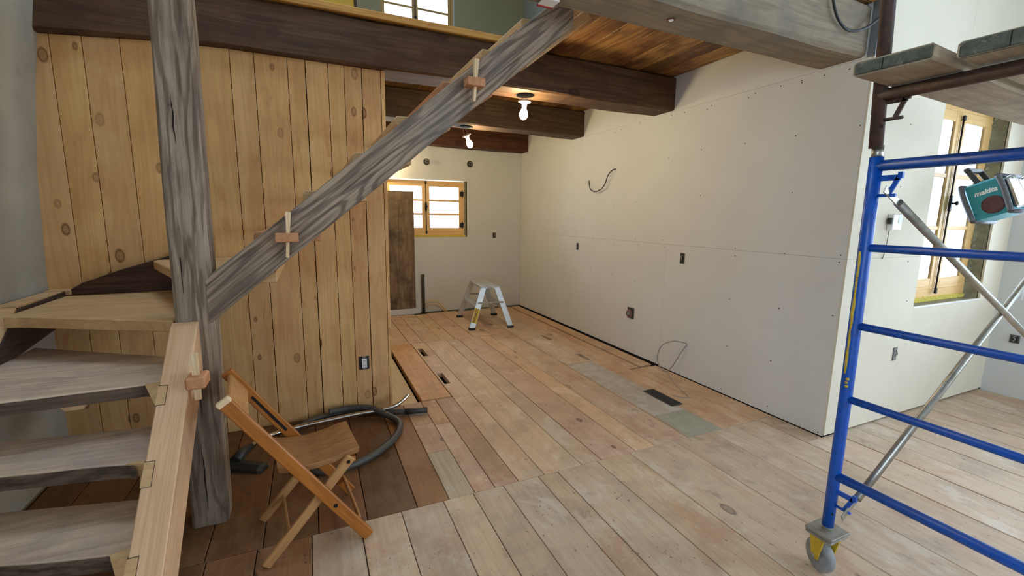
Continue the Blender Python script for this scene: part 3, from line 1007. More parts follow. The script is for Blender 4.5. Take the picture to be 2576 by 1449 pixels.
# dark stringer on the left wall
b = NB()
prism(b, [(-3.30, 1.025), (-3.75, 1.012), (-4.02, .80), (-5.1, -.05), (-4.78, -.0), (-3.97, .745), (-3.86, .79), (-3.30, .86)], 'x', -4.488, -4.40, .004)
wsg = part('wall_stringer', b, 'darkstairy', st)
b = NB(); box(b, (-4.487, -3.745, 1.014), (-4.405, -3.31, 1.027), .002); sub('sanded_top', b, 'treadpine', wsg)
b = NB(); bar(b, (-4.446, -3.755, 1.016), (-4.446, -4.5, .426), .082, .012, (0, 0, 1), .002); sub('sanded_top', b, 'treadpine', wsg)
# dark winder stringer along the partition
b = NB()
prism(b, [(-4.398, 1.0), (-4.398, 1.022), (-4.33, 1.066), (-4.16, 1.132), (-3.98, 1.19), (-3.80, 1.25), (-3.74, 1.25), (-3.74, 1.0)], 'y', -3.285, YP - .006, .004)
part('wall_stringer', b, 'darkstair', st)
b = NB(); box(b, (-4.49, -3.30, 1.001), (-4.38, YP - .004, 1.03), .003)
part('corner_block', b, 'treadpine', st)

# ================================================================== OLD BOARD AND WHITE KICK STRIP
b = NB()
box(b, (-2.40, -.028, .0), (-1.662, -.002, .088), .003)
struct(obj('baseboard_back', b, 'drywall'))
b = NB()
box(b, (-2.16, -.034, .09), (-1.738, -.006, 1.812), .004)
ob = tag(obj('old_board', b, 'oldboard'), 'dark stained old board upright against the back wall, partly covering the window', 'board')

# ================================================================== WINDOWS
def casement(parent, x0, x1, z0, z1, y, fw, rows, ybase=None, mull=.030, top=None):
    """one leaf: frame with rails, panes and muntins, in a wall that faces -y"""
    b = NB()
    top = top or fw
    box(b, (x0, y - .012, z0), (x0 + fw, y + .008, z1), .003)
    box(b, (x1 - fw, y - .012, z0), (x1, y + .008, z1), .003)
    box(b, (x0 + fw, y - .0115, z0), (x1 - fw, y + .0075, z0 + fw * 1.15), .003)
    box(b, (x0 + fw, y - .0115, z1 - top), (x1 - fw, y + .0075, z1), .003)
    leaf = part('casement', b, 'winwood', parent)
    za, zb2 = z0 + fw * 1.15, z1 - top
    for k in range(1, rows):
        zz = za + (zb2 - za) * k / rows
        m = NB()
        box(m, (x0 + fw - .002, y - .008, zz - mull / 2), (x1 - fw + .002, y + .006, zz + mull / 2), .003)
        sub('muntin', m, 'winwood', leaf)
    for k in range(rows):
        m = NB()
        box(m, (x0 + fw - .004, y - .002, za + (zb2 - za) * k / rows), (x1 - fw + .004, y + .002, za + (zb2 - za) * (k + 1) / rows))
        sub('pane', m, 'glass', leaf)
    return leaf

def bolt(parent, x, y, z0, z1):
    b = NB()
    tube(b, [(x, y, z0), (x, y, z1)], .006, 8)
    box(b, (x - .012, y - .01, z0 - .01), (x + .012, y + .006, z0 + .035), .003)
    box(b, (x - .012, y - .01, z1 - .035), (x + .012, y + .006, z1 + .005), .003)
    zm = z0 + (z1 - z0) * .52
    box(b, (x - .014, y - .012, zm - .06), (x + .014, y + .006, zm + .06), .004)
    tube(b, [(x, y - .01, zm), (x, y - .035, zm)], .006, 8)
    lathe(b, [(.004, 0), (.016, .006), (.017, .014), (.01, .022)], 12, (x, y - .03, zm), (0, -1, 0))
    return part('bolt', b, 'iron', parent)

# window 1: low kitchen window
w1 = struct(bpy.data.objects.new('window_1', None)); COL.objects.link(w1); w1.location = ((bx0 + bx1) / 2, .06, bz0)
yw = .055
b = NB()
fx0, fx1, fz0_, fz1_ = bx0 + .03, bx1 - .035, bz0 + .03, bz1 - .012
box(b, (fx0, yw - .022, fz0_), (fx0 + .035, yw + .012, fz1_), .003)
box(b, (fx1 - .035, yw - .022, fz0_), (fx1, yw + .012, fz1_), .003)
box(b, (fx0 + .035, yw - .022, fz0_), (fx1 - .035, yw + .012, fz0_ + .05), .003)
box(b, (fx0 + .035, yw - .022, fz1_ - .03), (fx1 - .035, yw + .012, fz1_), .003)
part('frame', b, 'winwood', w1)
cxm = -1.545
casement(w1, fx0 + .031, cxm - .0003, fz0_ + .046, fz1_ - .026, yw - .016, .057, 3, top=.06)
casement(w1, cxm + .0003, fx1 - .031, fz0_ + .046, fz1_ - .026, yw - .016, .057, 3, top=.06)
bolt(w1, cxm, yw - .044, bz0 + .06, bz1 - .025)
for hz in (1.33, 1.80):
    b = NB(); box(b, (fx1 - .075, yw - .036, hz - .035), (fx1 - .012, yw - .029, hz + .035), .002)
    tube(b, [(fx1 - .037, yw - .038, hz - .055), (fx1 - .037, yw - .038, hz + .055)], .006, 8)
    part('hinge', b, 'iron', w1)
b = NB()
nn = 64
for k in range(nn):
    x = fx0 + (fx1 - fx0) * k / (nn - 1)
    bmesh.ops.create_icosphere(b, subdivisions=1, radius=.026 + .006 * mnoise.noise((x * 30, 1, 1)), matrix=Matrix.Translation((x, yw - .012, bz0 + .012)))
part('foam_seal', b, 'foam', w1)
b = NB(); box(b, (bx1 - .030, .03, bz0 + .0), (bx1 - .002, .1, bz1 - .005))
part('side_gap', b, 'reveal', w1)
b = NB()
box(b, (bx0, -.004, bz1 - .002), (bx1 + .012, .05, bz1 + .008), .002); box(b, (bx1 + .0, -.004, bz0), (bx1 + .012, .05, bz1), .002)
part('edge_bead', b, 'white', w1)
# window 2: upstairs
w2 = struct(bpy.data.objects.new('window_2', None)); COL.objects.link(w2); w2.location = ((ux0 + ux1) / 2, .06, uz0)
b = NB()
box(b, (ux0, .02, uz0), (ux0 + .03, .1, uz1), .003); box(b, (ux1 - .03, .02, uz0), (ux1, .1, uz1), .003)
box(b, (ux0, .02, uz0), (ux1, .1, uz0 + .04), .003); box(b, (ux0, .02, uz1 - .03), (ux1, .1, uz1), .003)
part('frame', b, 'winwood', w2)
uc = -1.645
casement(w2, ux0 + .012, uc - .0003, uz0 + .04, uz1 - .03, .05, .042, 3)
casement(w2, uc + .0003, ux1 - .03, uz0 + .04, uz1 - .03, .05, .042, 3)
bolt(w2, uc, .018, uz0 + .06, uz1 - .05)
b = NB(); box(b, (ux1 - .004, -.004, uz0), (ux1 + .012, .03, uz1), .002); part('edge_bead', b, 'white', w2)
# window 3: tall window in the window wall
w3 = struct(bpy.data.objects.new('window_3', None)); COL.objects.link(w3); w3.location = ((wx0 + wx1) / 2, -4.74, wz0)
yw3 = -4.76
b = NB()
box(b, (wx0 + .0, yw3 - .014, wz0 + .03), (wx0 + .05, yw3 + .012, wz1), .003)
box(b, (wx1 - .06, yw3 - .014, wz0 + .03), (wx1 - .01, yw3 + .012, wz1), .003)
box(b, (wx0 + .05, yw3 - .014, wz0 + .03), (wx1 - .06, yw3 + .012, wz0 + .10), .003)
box(b, (wx0 + .05, yw3 - .014, wz1 - .05), (wx1 - .06, yw3 + .012, wz1), .003)
part('frame', b, 'winwood', w3)
c3 = 1.405
casement(w3, wx0 + .046, c3 - .0003, wz0 + .096, wz1 - .046, yw3 - .007, .075, 3)
casement(w3, c3 + .0003, wx1 - .056, wz0 + .096, wz1 - .046, yw3 - .007, .075, 3)
bolt(w3, c3, yw3 - .032, wz0 + .07, wz1 - .08)
b = NB()
for k in range(60):
    x = wx0 + .02 + (wx1 - wx0 - .06) * k / 59
    bmesh.ops.create_icosphere(b, subdivisions=1, radius=.026 + .007 * mnoise.noise((x * 30, 4, 1)), matrix=Matrix.Translation((x, yw3 - .012, wz0 + .012)))
part('foam_seal', b, 'foam', w3)
b = NB()
for k in range(30):
    z = wz0 + .05 + (wz1 - wz0 - .1) * k / 29
    if r2.random() < .5:
        bmesh.ops.create_icosphere(b, subdivisions=1, radius=.014 + .008 * r2.random(), matrix=Matrix.Translation((wx1 - .006, yw3 - .02, z)))
part('foam_seal', b, 'reveal', w3)
b = NB(); box(b, (wx0, -4.884, wz0 - .012), (wx1, -4.862, wz0 + .001), .002); part('edge_bead', b, 'white', w3)
# window 4: in the far right wall, seen edge on
w4 = struct(bpy.data.objects.new('window_4', None)); COL.objects.link(w4); w4.location = (XR + .1, (fy0 + fy1) / 2, fz0)
b = NB()
X4 = XR + .10
box(b, (X4 - .03, fy0, fz0), (X4 + .05, fy0 + .06, fz1), .003); box(b, (X4 - .03, fy1 - .06, fz0), (X4 + .05, fy1, fz1), .003)
box(b, (X4 - .03, fy0, fz0), (X4 + .05, fy1, fz0 + .07), .003); box(b, (X4 - .03, fy0, fz1 - .06), (X4 + .05, fy1, fz1), .003)
box(b, (X4 - .03, (fy0 + fy1) / 2 - .06, fz0 + .07), (X4 + .05, (fy0 + fy1) / 2 + .06, fz1 - .06), .003)
part('frame', b, 'winwood', w4)
for ya, yb_ in ((fy0 + .06, (fy0 + fy1) / 2 - .06), ((fy0 + fy1) / 2 + .06, fy1 - .06)):
    for k in range(3):
        z0, z1 = fz0 + .07 + k * .45, fz0 + .07 + (k + 1) * .45
        b = NB(); box(b, (X4, ya, z0), (X4 + .004, yb_, z1)); part('pane', b, 'glass', w4)
        if k:
            b = NB(); box(b, (X4 - .012, ya, z0 - .011), (X4 + .014, yb_, z0 + .011), .002); part('muntin', b, 'winwood', w4)

# ================================================================== ELECTRICAL BOXES AND CABLES
def octagon_box(label, x, z, tilt=0):
    t = thing('octagon_box', label, 'electrical box', (x, 0, z), group='octagon boxes over the window')
    b = NB()
    pr = [(math.cos(R(22.5 + 45 * k)) * .052, math.sin(R(22.5 + 45 * k)) * .052) for k in range(8)]
    prism(b, pr, 'y', -.004, -.0005)
    obj('box_rim', b, 'boxgrey', t)
    b = NB()
    pr = [(math.cos(R(22.5 + 45 * k)) * .043, math.sin(R(22.5 + 45 * k)) * .043) for k in range(8)]
    prism(b, pr, 'y', -.0055, -.002)
    obj('box_inside', b, 'boxdark', t)
    b = NB()
    tube(b, spline([(-.02 + tilt, -.006, .03), (.015, -.016, .02), (.02, -.02, -.01), (-.01, -.022, -.015), (-.012, -.012, .008)], 6), .005, 6)
    obj('wires', b, 'cable', t)
octagon_box('octagonal ceiling-height electrical box nearest the plank partition, above the window', -1.53, 2.243, .0)
octagon_box('octagonal electrical box to the right above the window corner', -.865, 2.249, .01)

def device_box(label, loc, ax, w=.05, h=.085, mat='boxdark', wires=True):
    """shallow single gang box; ax is the wall's outward direction"""
    rz = {'-y': 0, '-x': R(-90)}[ax]
    t = thing('outlet_box', label, 'electrical box', loc, (0, 0, rz))
    b = NB(); box(b, (-w / 2, -.004, -h / 2), (w / 2, -.0005, h / 2), .001); obj('box_rim', b, 'boxgrey', t)
    b = NB(); box(b, (-w / 2 + .007, -.0055, -h / 2 + .007), (w / 2 - .007, -.002, h / 2 - .007)); obj('box_inside', b, mat, t)
    if wires:
        b = NB(); tube(b, spline([(-.008, -.006, -.02), (.006, -.014, .0), (-.004, -.016, .018), (.008, -.008, .026)], 5), .004, 6); obj('wires', b, 'cable', t)
    return t
device_box('small open outlet box in the back wall right of the window', (-.461, 0, 1.173), '-y')
device_box('small open outlet box on the right drywall, nearer the back corner', (0, -1.723, 1.102), '-x', .05, .09)
device_box('open outlet box with cable on the right drywall, above the range box', (0, -3.50, 1.108), '-x', .055, .1)
device_box('narrow outlet box low in the window wall behind the scaffold', (.74, -4.88, .508), '-y', .05, .1, mat='cable')
device_box('small dark outlet box low in the far right corner wall', (2.256, -5.03, .50), '-x', .06, .07)
# square range box with coil of wire
t = thing('range_box', 'square electrical box with looped reddish wire low on the right drywall', 'electrical box', (0, -2.826, .453), (0, 0, R(-90)))
b = NB(); box(b, (-.055, -.005, -.06), (.055, -.0005, .06), .002); obj('box_rim', b, 'boxgrey', t)
b = NB(); box(b, (-.047, -.0065, -.052), (.047, -.003, .052)); obj('box_inside', b, 'boxdark', t)
b = NB()
for rr, zz in ((.045, -.012), (.038, -.02), (.03, -.028)):
    tube(b, [(rr * math.cos(a * R(30)) - .012, zz, rr * math.sin(a * R(30)) - .008) for a in range(12)], .0045, 6, closed=True)
obj('wire_coil', b, 'pinkwire', t)
b = NB(); lathe(b, [(.02, 0), (.022, .01), (.012, .03)], 12, (-.012, -.006, -.008), (0, -1, 0)); obj('cable_end', b, 'cable', t)
# cables
b = NB()
tube(b, spline([(-.001, -2.445, 2.008), (-.02, -2.40, 1.995), (-.035, -2.345, 1.94), (-.04, -2.31, 1.86), (-.04, -2.24, 1.80), (-.045, -2.13, 1.775), (-.04, -2.03, 1.80), (-.035, -1.985, 1.86), (-.035, -1.975, 1.91)], 8), .006, 8)
tag(obj('loose_cable', b, 'cabledark'), 'dark cable stub curling out of the upper right drywall', 'cable')
b = NB()
tube(b, spline([(-.001, -3.632, .322), (-.03, -3.62, .335), (-.07, -3.53, .33), (-.10, -3.42, .26), (-.10, -3.37, .13), (-.085, -3.40, .035), (-.07, -3.47, .012), (-.05, -3.53, .09), (-.03, -3.59, .22), (-.006, -3.634, .312)], 8), .0045, 7)
tag(obj('loose_cable', b, 'cable'), 'thin grey cable loop hanging from low hole in right drywall to floor', 'cable')
b = NB()
tube(b, spline([(-.075, -3.50, .008), (-.16, -3.62, .007), (-.25, -3.80, .007), (-.32, -3.98, .007), (-.38, -4.00, .007), (-.44, -3.93, .007)], 8), .003, 6)
tag(obj('thin_wire', b, 'cable'), 'thin pale wire lying on the floor boards beside the black register', 'wire')
b = NB()
tube(b, spline([(-.42, -4.84, 3.0), (-.41, -4.846, 2.75), (-.375, -4.85, 2.64), (-.30, -4.85, 2.578), (-.21, -4.852, 2.558), (-.11, -4.875, 2.585), (-.03, -4.90, 2.65), (.04, -4.90, 2.72), (.10, -4.90, 2.80), (.12, -4.90, 3.0)], 8), .0075, 8)
tag(obj('hanging_cable', b, 'cabledark'), 'black cable drooping in a loop over the end of the grey beam', 'cable')
# keyless bulb sockets
def bulb_socket(label, loc, rot, mount):
    t = thing('bulb_socket', label, 'light bulb', loc, rot, 'bare bulbs hanging under the beams')
    b = NB(); lathe(b, [(.048, .0), (.052, -.004), (.052, -.012), (.03, -.02), (.021, -.03), (.020, -.05)], 24)
    obj('lampholder', b, 'white', t)
    b = NB()
    lathe(b, [(.013, -.048), (.016, -.06), (.027, -.08), (.0335, -.10), (.034, -.115), (.028, -.134), (.015, -.147), (.003, -.151)], 20)
    obj('bulb', b, 'bulb', t)
    b = NB()
    mi = Euler(rot).to_matrix().inverted() @ (Vector(mount) - Vector(loc))
    for s in (-.012, .014):
        tube(b, spline([(s, 0, 0), (s * 1.6, .008, mi.z * .4), mi + Vector((s * .4, 0, 0))], 6), .0022, 6)
    obj('wires', b, 'copper', t)
    return t
bulb_socket('upright bare lit bulb on white lampholder under the long dark beam', (-1.467, -3.118, 2.412), (R(3), R(2), 0), (-1.46, -3.115, 2.452))
bulb_socket('tilted bare lit bulb on white lampholder, farther and lower of the two', (-1.474, -1.64, 2.372), (R(8), R(-26), 0), (-1.50, -1.64, 2.452))
for (x, y, lab) in ((-1.46, -3.11, 'dark round electrical box let into underside of the long beam above the bulb'), (-1.47, -1.63, 'dark round electrical box in underside of the middle beam above the tilted bulb')):
    t = thing('round_box', lab, 'electrical box', (x, y, 2.456))
    b = NB(); lathe(b, [(.075, .0), (.075, -.004), (.066, -.005)], 24); obj('box_rim', b, 'iron', t)
    b = NB(); lathe(b, [(.062, -.004), (.062, -.006)], 20); obj('box_inside', b, 'boxdark', t)
# a third bulb on the back wall, hidden behind the partition: its glow shows on the wall
t = thing('wall_bulb_socket', 'lit bare bulb on the back wall hidden behind the plank partition', 'light bulb', (-2.235, -.006, 2.22))
b = NB(); lathe(b, [(.05, 0), (.05, .012), (.02, .03), (.02, .05)], 20, (0, 0, 0), (0, -1, 0)); obj('lampholder', b, 'white', t)
b = NB(); lathe(b, [(.013, .048), (.027, .08), (.034, .11), (.028, .134), (.003, .151)], 16, (0, 0, 0), (0, -1, 0)); obj('bulb', b, 'bulb', t)

# small white control box on the window wall
t = thing('control_box', 'small white control box with cord on the window wall behind scaffold', 'control box', (.445, -4.88, 1.463))
b = NB(); box(b, (-.055, -.035, -.05), (.055, -.0005, .055), .004); obj('body', b, 'white', t)
b = NB(); box(b, (.005, -.0365, -.005), (.045, -.0345, .04)); obj('display', b, plain('lcd', hexc(150, 150, 128), .3), t)
b = NB(); box(b, (-.072, -.03, -.01), (-.053, -.008, .03), .002); obj('plug', b, 'boxdark', t)
b = NB(); tube(b, spline([(-.04, -.012, -.05), (-.045, -.012, -.13), (-.05, -.008, -.21), (-.055, -.003, -.245)], 5), .003, 6); obj('cord', b, 'cable', t)

# ================================================================== PIPES AT THE BACK WALL
t = thing('drain_pipe', 'black plastic drain pipe standing upright against the back wall', 'pipe', (-1.623, -.045, 0))
b = NB(); tube(b, [(.0, 0, .0), (-.002, .0, .60)], .022, 16); obj('pipe', b, 'abs', t)
b = NB(); box(b, (-.05, -.03, -.004), (.05, .03, .01), .003); obj('floor_flange', b, 'abs', t)
for k, (z, xx) in enumerate(((.165, -1.27), (.115, -1.30))):
    b = NB()
    tube(b, spline([(-1.59, -.05, z), (-1.53, -.06, z + .03), (-1.44, -.06, z + .025), (-1.36, -.05, z - .04), (xx, -.03, .01), (xx + .01, -.03, -.03)], 7), .008, 8)
    tag(obj('water_line', b, 'pex'), ['cream flexible water line arching beside the black pipe, upper one', 'cream flexible water line arching beside the black pipe, lower one'][k], 'pipe')

# ================================================================== FLOOR REGISTER
t = thing('floor_register', 'black rectangular floor register vent set in the whitish board', 'vent', (-.538, -3.917, .002))
b = NB(); box(b, (-.056, -.168, .0), (.056, .168, .004), .001); obj('plate', b, 'register', t)
b = NB(); box(b, (-.042, -.15, .0042), (.042, .15, .0048)); obj('slot_field', b, 'ink', t)
for k in range(22):
    b = NB(); box(b, (-.041, -.148 + k * .0139, .0048), (.041, -.148 + k * .0139 + .006, .0062)); obj('slat', b, 'register', t)

# ================================================================== STEP STOOL
t = thing('step_stool', 'aluminium folding step stool with yellow label standing at kitchen back', 'stool', (-.973, -.893, .002), (0, 0, R(-6)))
TX, TY, TZ, FX, FY = .112, .315, .555, .262, .392
for s in (-1, 1):
    b = NB(); box(b, (.004 if s > 0 else -.122, -TY - .012, TZ - .03), (.122 if s > 0 else -.004, TY + .012, TZ), .003)
    for k in range(4):
        x = s * (.02 + k * .027)
        box(b, (x - .004, -TY - .01, TZ), (x + .004, TY + .01, TZ + .002))
    obj('top_plank', b, 'alu', t)
for sx in (-1, 1):
    for sy in (-1, 1):
        p0 = Vector((sx * TX * .80, sy * (TY), TZ - .01)); p1 = Vector((sx * FX, sy * FY, .022))
        d = (p1 - p0).normalized()
        side = Vector((1, 0, 0)) - d * d.x
        b = NB()
        bar(b, p0, p1, .022, .072, side)
        rail = obj('leg', b, 'alu', t)
        b = NB()
        box(b, (p1.x - .046, p1.y - .02, .0), (p1.x + .046, p1.y + .02, .028), .006)
        for k in (-.02, .012):
            box(b, (p1.x + k - .006, p1.y - .0215, .008), (p1.x + k + .01, p1.y + .0215, .02))
        bmesh.ops.translate(b, verts=b.verts, vec=-rail.location)
        obj('foot', b, 'rubber', rail)
        if sx == -1 and sy == -1:
            q0, q1 = p0.lerp(p1, .52), p0.lerp(p1, .87)
            nrm = d.cross(side.normalized()).normalized()
            if nrm.y > 0:
                nrm = -nrm
            lb = NB(); bar(lb, q0 + nrm * .0122, q1 + nrm * .0122, .0012, .066, side)
            bmesh.ops.translate(lb, verts=lb.verts, vec=-rail.location)
            obj('label', lb, 'label', rail)
            tb = text_bm('FEATHERLITE', .046, .0006, .0009, .0)
            # letters run up the leg
            xax = -d
            yax = nrm.cross(xax).normalized()
            m3 = Matrix((xax, yax, nrm)).transposed().to_4x4()
            L = max(v.co.x for v in tb.verts) - min(v.co.x for v in tb.verts)
            k = ((q1 - q0).length * .93) / L
            bmesh.ops.scale(tb, verts=tb.verts, vec=(k, 1.0, 1))
            bmesh.ops.transform(tb, verts=tb.verts, matrix=Matrix.Translation(q0.lerp(q1, .5) + nrm * .0136 - rail.location) @ m3)
            obj('lettering', tb, 'ink', rail)
for sx in (-1, 1):
    zz = .30
    u = (TZ - zz) / TZ
    xx = sx * (TX * .8 + (FX - TX * .8) * u)
    yy = TY + (FY - TY) * u
    b = NB(); box(b, (xx - .045, -yy + .012, zz - .028), (xx + .045, yy - .012, zz), .003)
    for k in (-.028, -.009, .01, .029):
        box(b, (xx + k - .004, -yy + .014, zz), (xx + k + .004, yy - .014, zz + .0018))
    obj('step', b, 'alu', t)
for sy in (-1, 1):
    u = (TZ - .345) / TZ
    xx = TX * .8 + (FX - TX * .8) * u
    yy = sy * (TY + (FY - TY) * u + .014)
    b = NB(); box(b, (-xx - .02, yy - .003, .335), (xx + .02, yy + .003, .356), .001)
    box(b, (-.03, yy - .007, .333), (.035, yy + .007, .358), .001)
    obj('spreader', b, 'steelgal', t)
    b = NB()
    for x in (-.115, -.07, .07, .115, -.035, .035):
        lathe(b, [(.005, 0), (.004, .003)], 8, (x, sy * (TY + .012), TZ - .015), (0, sy, 0))
    obj('rivets', b, 'boxgrey', t)['kind'] = 'stuff'
b = NB(); box(b, (-.035, -TY - .014, TZ - .03), (.035, -TY - .0115, TZ - .004)); obj('top_bracket', b, 'steelgal', t)

# ================================================================== VACUUM WAND, HEAD AND HOSE
t = thing('vacuum_wand', 'chrome vacuum wand with dark floor head lying on floor behind chair', 'vacuum', (-3.0, -3.45, 0))
b = NB()
tube(b, spline([(-3.535, -3.62, .055), (-3.50, -3.55, .052), (-3.42, -3.47, .045), (-3.32, -3.425, .042), (-3.15, -3.40, .045), (-2.9, -3.39, .055), (-2.72, -3.40, .062), (-2.62, -3.39, .075), (-2.56, -3.36, .095), (-2.515, -3.335, .122)], 8), .0155, 12)
part('wand', b, 'chrome', t)
b = NB()
hd = Vector((.205, -.125, 0)).normalized(); hn = Vector((-hd.y, hd.x, 0))
c0 = Vector((-3.66, -3.70, 0))
sec = [(-.045, .002), (.045, .002), (.045, .018), (.02, .042), (-.015, .042), (-.045, .022)]
rr_ = []
for u in (0, .02, .13, .235, .255):
    k = .7 if u in (0, .255) else 1
    rr_.append([b.verts.new(c0 + hd * u + hn * (p[0] * k) + Vector((0, 0, .002 + (p[1] - .002) * k))) for p in sec])
for A_, B_ in zip(rr_, rr_[1:]):
    for q in range(6):
        b.faces.new((A_[q], A_[(q + 1) % 6], B_[(q + 1) % 6], B_[q]))
b.faces.new(rr_[0][::-1]); b.faces.new(rr_[-1])
bmesh.ops.recalc_face_normals(b, faces=b.faces)
fh = part('floor_head', b, 'hosedark', t)
b = NB(); tube(b, [(-3.60, -3.735, .04), (-3.575, -3.68, .06), (-3.53, -3.61, .058)], .026, 12, radii=[.034, .029, .02]); sub('neck', b, 'hosedark', fh)
b = NB()
hp = spline([(-2.46, -3.44, .027), (-2.62, -3.40, .027), (-2.80, -3.315, .027), (-3.0, -3.275, .03), (-3.16, -3.30, .03), (-3.30, -3.42, .028), (-3.36, -3.62, .027), (-3.30, -3.86, .027), (-3.17, -4.005, .027), (-3.02, -4.03, .027), (-2.86, -3.955, .027), (-2.73, -3.83, .027), (-2.655, -3.70, .027), (-2.63, -3.585, .027), (-2.66, -3.50, .03), (-2.74, -3.42, .06), (-2.82, -3.36, .078), (-2.95, -3.32, .08), (-3.08, -3.33, .078)], 30)
# ribbed by alternating the radius
acc = [hp[0]]
for p in hp[1:]:
    if (p - acc[-1]).length > .0045:
        acc.append(p)
tube(b, acc, .022, 12, radii=[.0235 if i % 2 else .0195 for i in range(len(acc))])
ho = tag(obj('vacuum_hose', b, 'hose'), 'ribbed dark grey vacuum hose looped on floor beside plank partition', 'hose')
b = NB(); tube(b, [(-2.56, -3.425, .028), (-2.40, -3.455, .028)], .022, 14, radii=[.024, .021]); sub('cuff', b, 'hosedark', ho)

# ================================================================== FOLDING CHAIR
t = thing('folding_chair', 'varnished orange wooden folding chair standing in front of the stairs', 'chair', (-2.972, -4.432, .0), (0, 0, R(7)))
HW = .192
def leg_bar(name, p0, p1, y, th, w, mat):
    b = NB()
    d = Vector(p1) - Vector(p0)
    bar(b, (0, 0, 0), (d.length, 0, 0), th, w, (0, 0, 1), .004)
    ang = math.atan2(d.z, d.x)
    return obj(name, b, mat, t, origin=Vector((p0[0], y, p0[2])), rot=(0, -ang, 0), keep=True)
for s in (-1, 1):
    lg = leg_bar('long_leg', (-.517, 0, .765), (-.010, 0, .008), s * HW, .024, .05, 'chair')
    # groove the seat slides in, on the inner face
    if s == 1:
        g = NB(); box(g, (.16, -.0135, -.006), (.40, -.0115, .006)); obj('groove', g, 'dark', lg, keep=True)
    g = NB(); lathe(g, [(.009, 0), (.008, .004)], 10, (.665, s * .012, 0), (0, s, 0)); obj('pivot_bolt', g, 'iron', lg, keep=True)
    if s == -1:
        g = NB(); box(g, (-.012, -.0135, -.026), (.012, .0135, .026), .004); obj('pale_end', g, 'wedge', lg, keep=True)
    sl = leg_bar('short_leg', (-.066, 0, .402), (-.428, 0, .008), s * (HW - .027), .022, .04, 'chairpale')
    g = NB(); lathe(g, [(.008, 0), (.007, .004)], 10, (.022, s * .011, 0), (0, s, 0)); obj('pivot_bolt', g, 'iron', sl, keep=True)
b = NB()
prof = [(-.352, .398), (-.30, .386), (-.22, .378), (-.13, .384), (-.07, .398), (-.03, .404), (-.026, .430), (-.07, .426), (-.13, .412), (-.22, .404), (-.30, .412), (-.358, .426)]
prism(b, prof, 'y', -(HW - .042), HW - .042, .003)
seat = obj('seat', b, 'chairseat', t)
b = NB(); box(b, (-.066, -HW + .03, .372), (-.046, HW - .03, .395), .002); obj('seat_rail', b, 'chair', t)
b = NB()
dv = Vector((-.507, 0, .757)).normalized()
nv = Vector((dv.z, 0, -dv.x))
p = Vector((-.508, 0, .752))
q = p - dv * .11
poly = [(p + nv * .010), (q + nv * .010), (q - nv * .008), (p - nv * .008)]
prism(b, [(v.x, v.z) for v in poly], 'y', -HW + .012, HW - .012, .004)
obj('back_slat', b, 'chairpale', t)
b = NB(); bar(b, (-.045, -HW + .012, .10), (-.045, HW - .012, .10), .012, .03, (0, 0, 1), .003); obj('front_stretcher', b, 'chairpale', t)
b = NB(); bar(b, (-.33, -HW + .03, .10), (-.33, HW - .03, .10), .012, .03, (0, 0, 1), .003); obj('rear_stretcher', b, 'chairpale', t)

# ================================================================== SCAFFOLD
def brace_lock(bm, x, y, z):
    """bent steel stud-and-gravity-lock that sticks out of the post along -y"""
    bar(bm, (x, y - .015, z + .033), (x, y - .082, z + .033), .008, .020, (0, 0, 1), .001)
    bar(bm, (x, y - .078, z + .040), (x, y - .052, z - .024), .008, .015, (0, 1, 0), .001)
    tube(bm, [(x, y - .01, z - .028), (x, y - .074, z - .028)], .006, 8)
    box(bm, (x - .006, y - .088, z + .030), (x + .006, y - .074, z + .052))

y0, y1 = -5.600, -7.13
def tilt(z):
    return -1.229 - .018 * max(0, z - .8) ** 1.1
t = thing('scaffolding', 'blue steel scaffold frame with five rungs standing on a caster', 'scaffold', (-1.229, y0, 0))
R1 = .0215
zt1 = 1.70
for yy in (y0, y1):
    b = NB(); tube(b, [(tilt(z), yy, z) for z in (.215, .5, .8, 1.1, 1.4, zt1)], R1, 16); lg = part('post', b, 'blue', t)
    if yy == y0:
        b = NB()
        for (za, zb_, o) in ((.88, 1.36, 0),):
            n = 14
            pts = [(tilt(za + (zb_ - za) * k / n) - R1 * .90, yy + .003 + .004 * mnoise.noise((k * .9, 2, 2)), za + (zb_ - za) * k / n) for k in range(n + 1)]
            tube(b, pts, .006, 6, radii=[.0045 + .004 * abs(mnoise.noise((k * .8, 7, 1))) for k in range(n + 1)])
        for (z, dy) in ((.845, -.012), (.83, -.018), (.86, -.02)):
            bmesh.ops.create_icosphere(b, subdivisions=1, radius=.007, matrix=Matrix.Translation((tilt(z) - R1 * .88, yy + dy * .4, z)))
        sub('yellow_paint_streak', b, 'yellow', lg)
        b = NB(); lathe(b, [(.005, 0), (.005, .002)], 8, (tilt(.28) - R1 * .6, yy - R1 * .8, .28), (-.6, -.8, 0)); sub('pin_hole', b, 'dark', lg)
for z, r_ in ((.443, .0185), (.775, .0145), (1.072, .0145), (1.372, .0145), (1.668, .0195)):
    b = NB(); tube(b, [(tilt(z), y0 - .0, z), (tilt(z), y1, z)], r_, 12); part('rung', b, 'blue', t)
for z in (.345, 1.59):
    b = NB(); brace_lock(b, tilt(z), y0, z); part('brace_lock', b, 'blue', t)
b = NB(); tube(b, [(tilt(1.69), y0, 1.69), (tilt(1.74), y0, 1.74)], .0178, 14); part('coupling_pin', b, 'steelgal', t)
b = NB(); tube(b, [(tilt(1.69), y1, 1.69), (tilt(1.74), y1, 1.74)], .0178, 14); part('coupling_pin', b, 'steelgal', t)
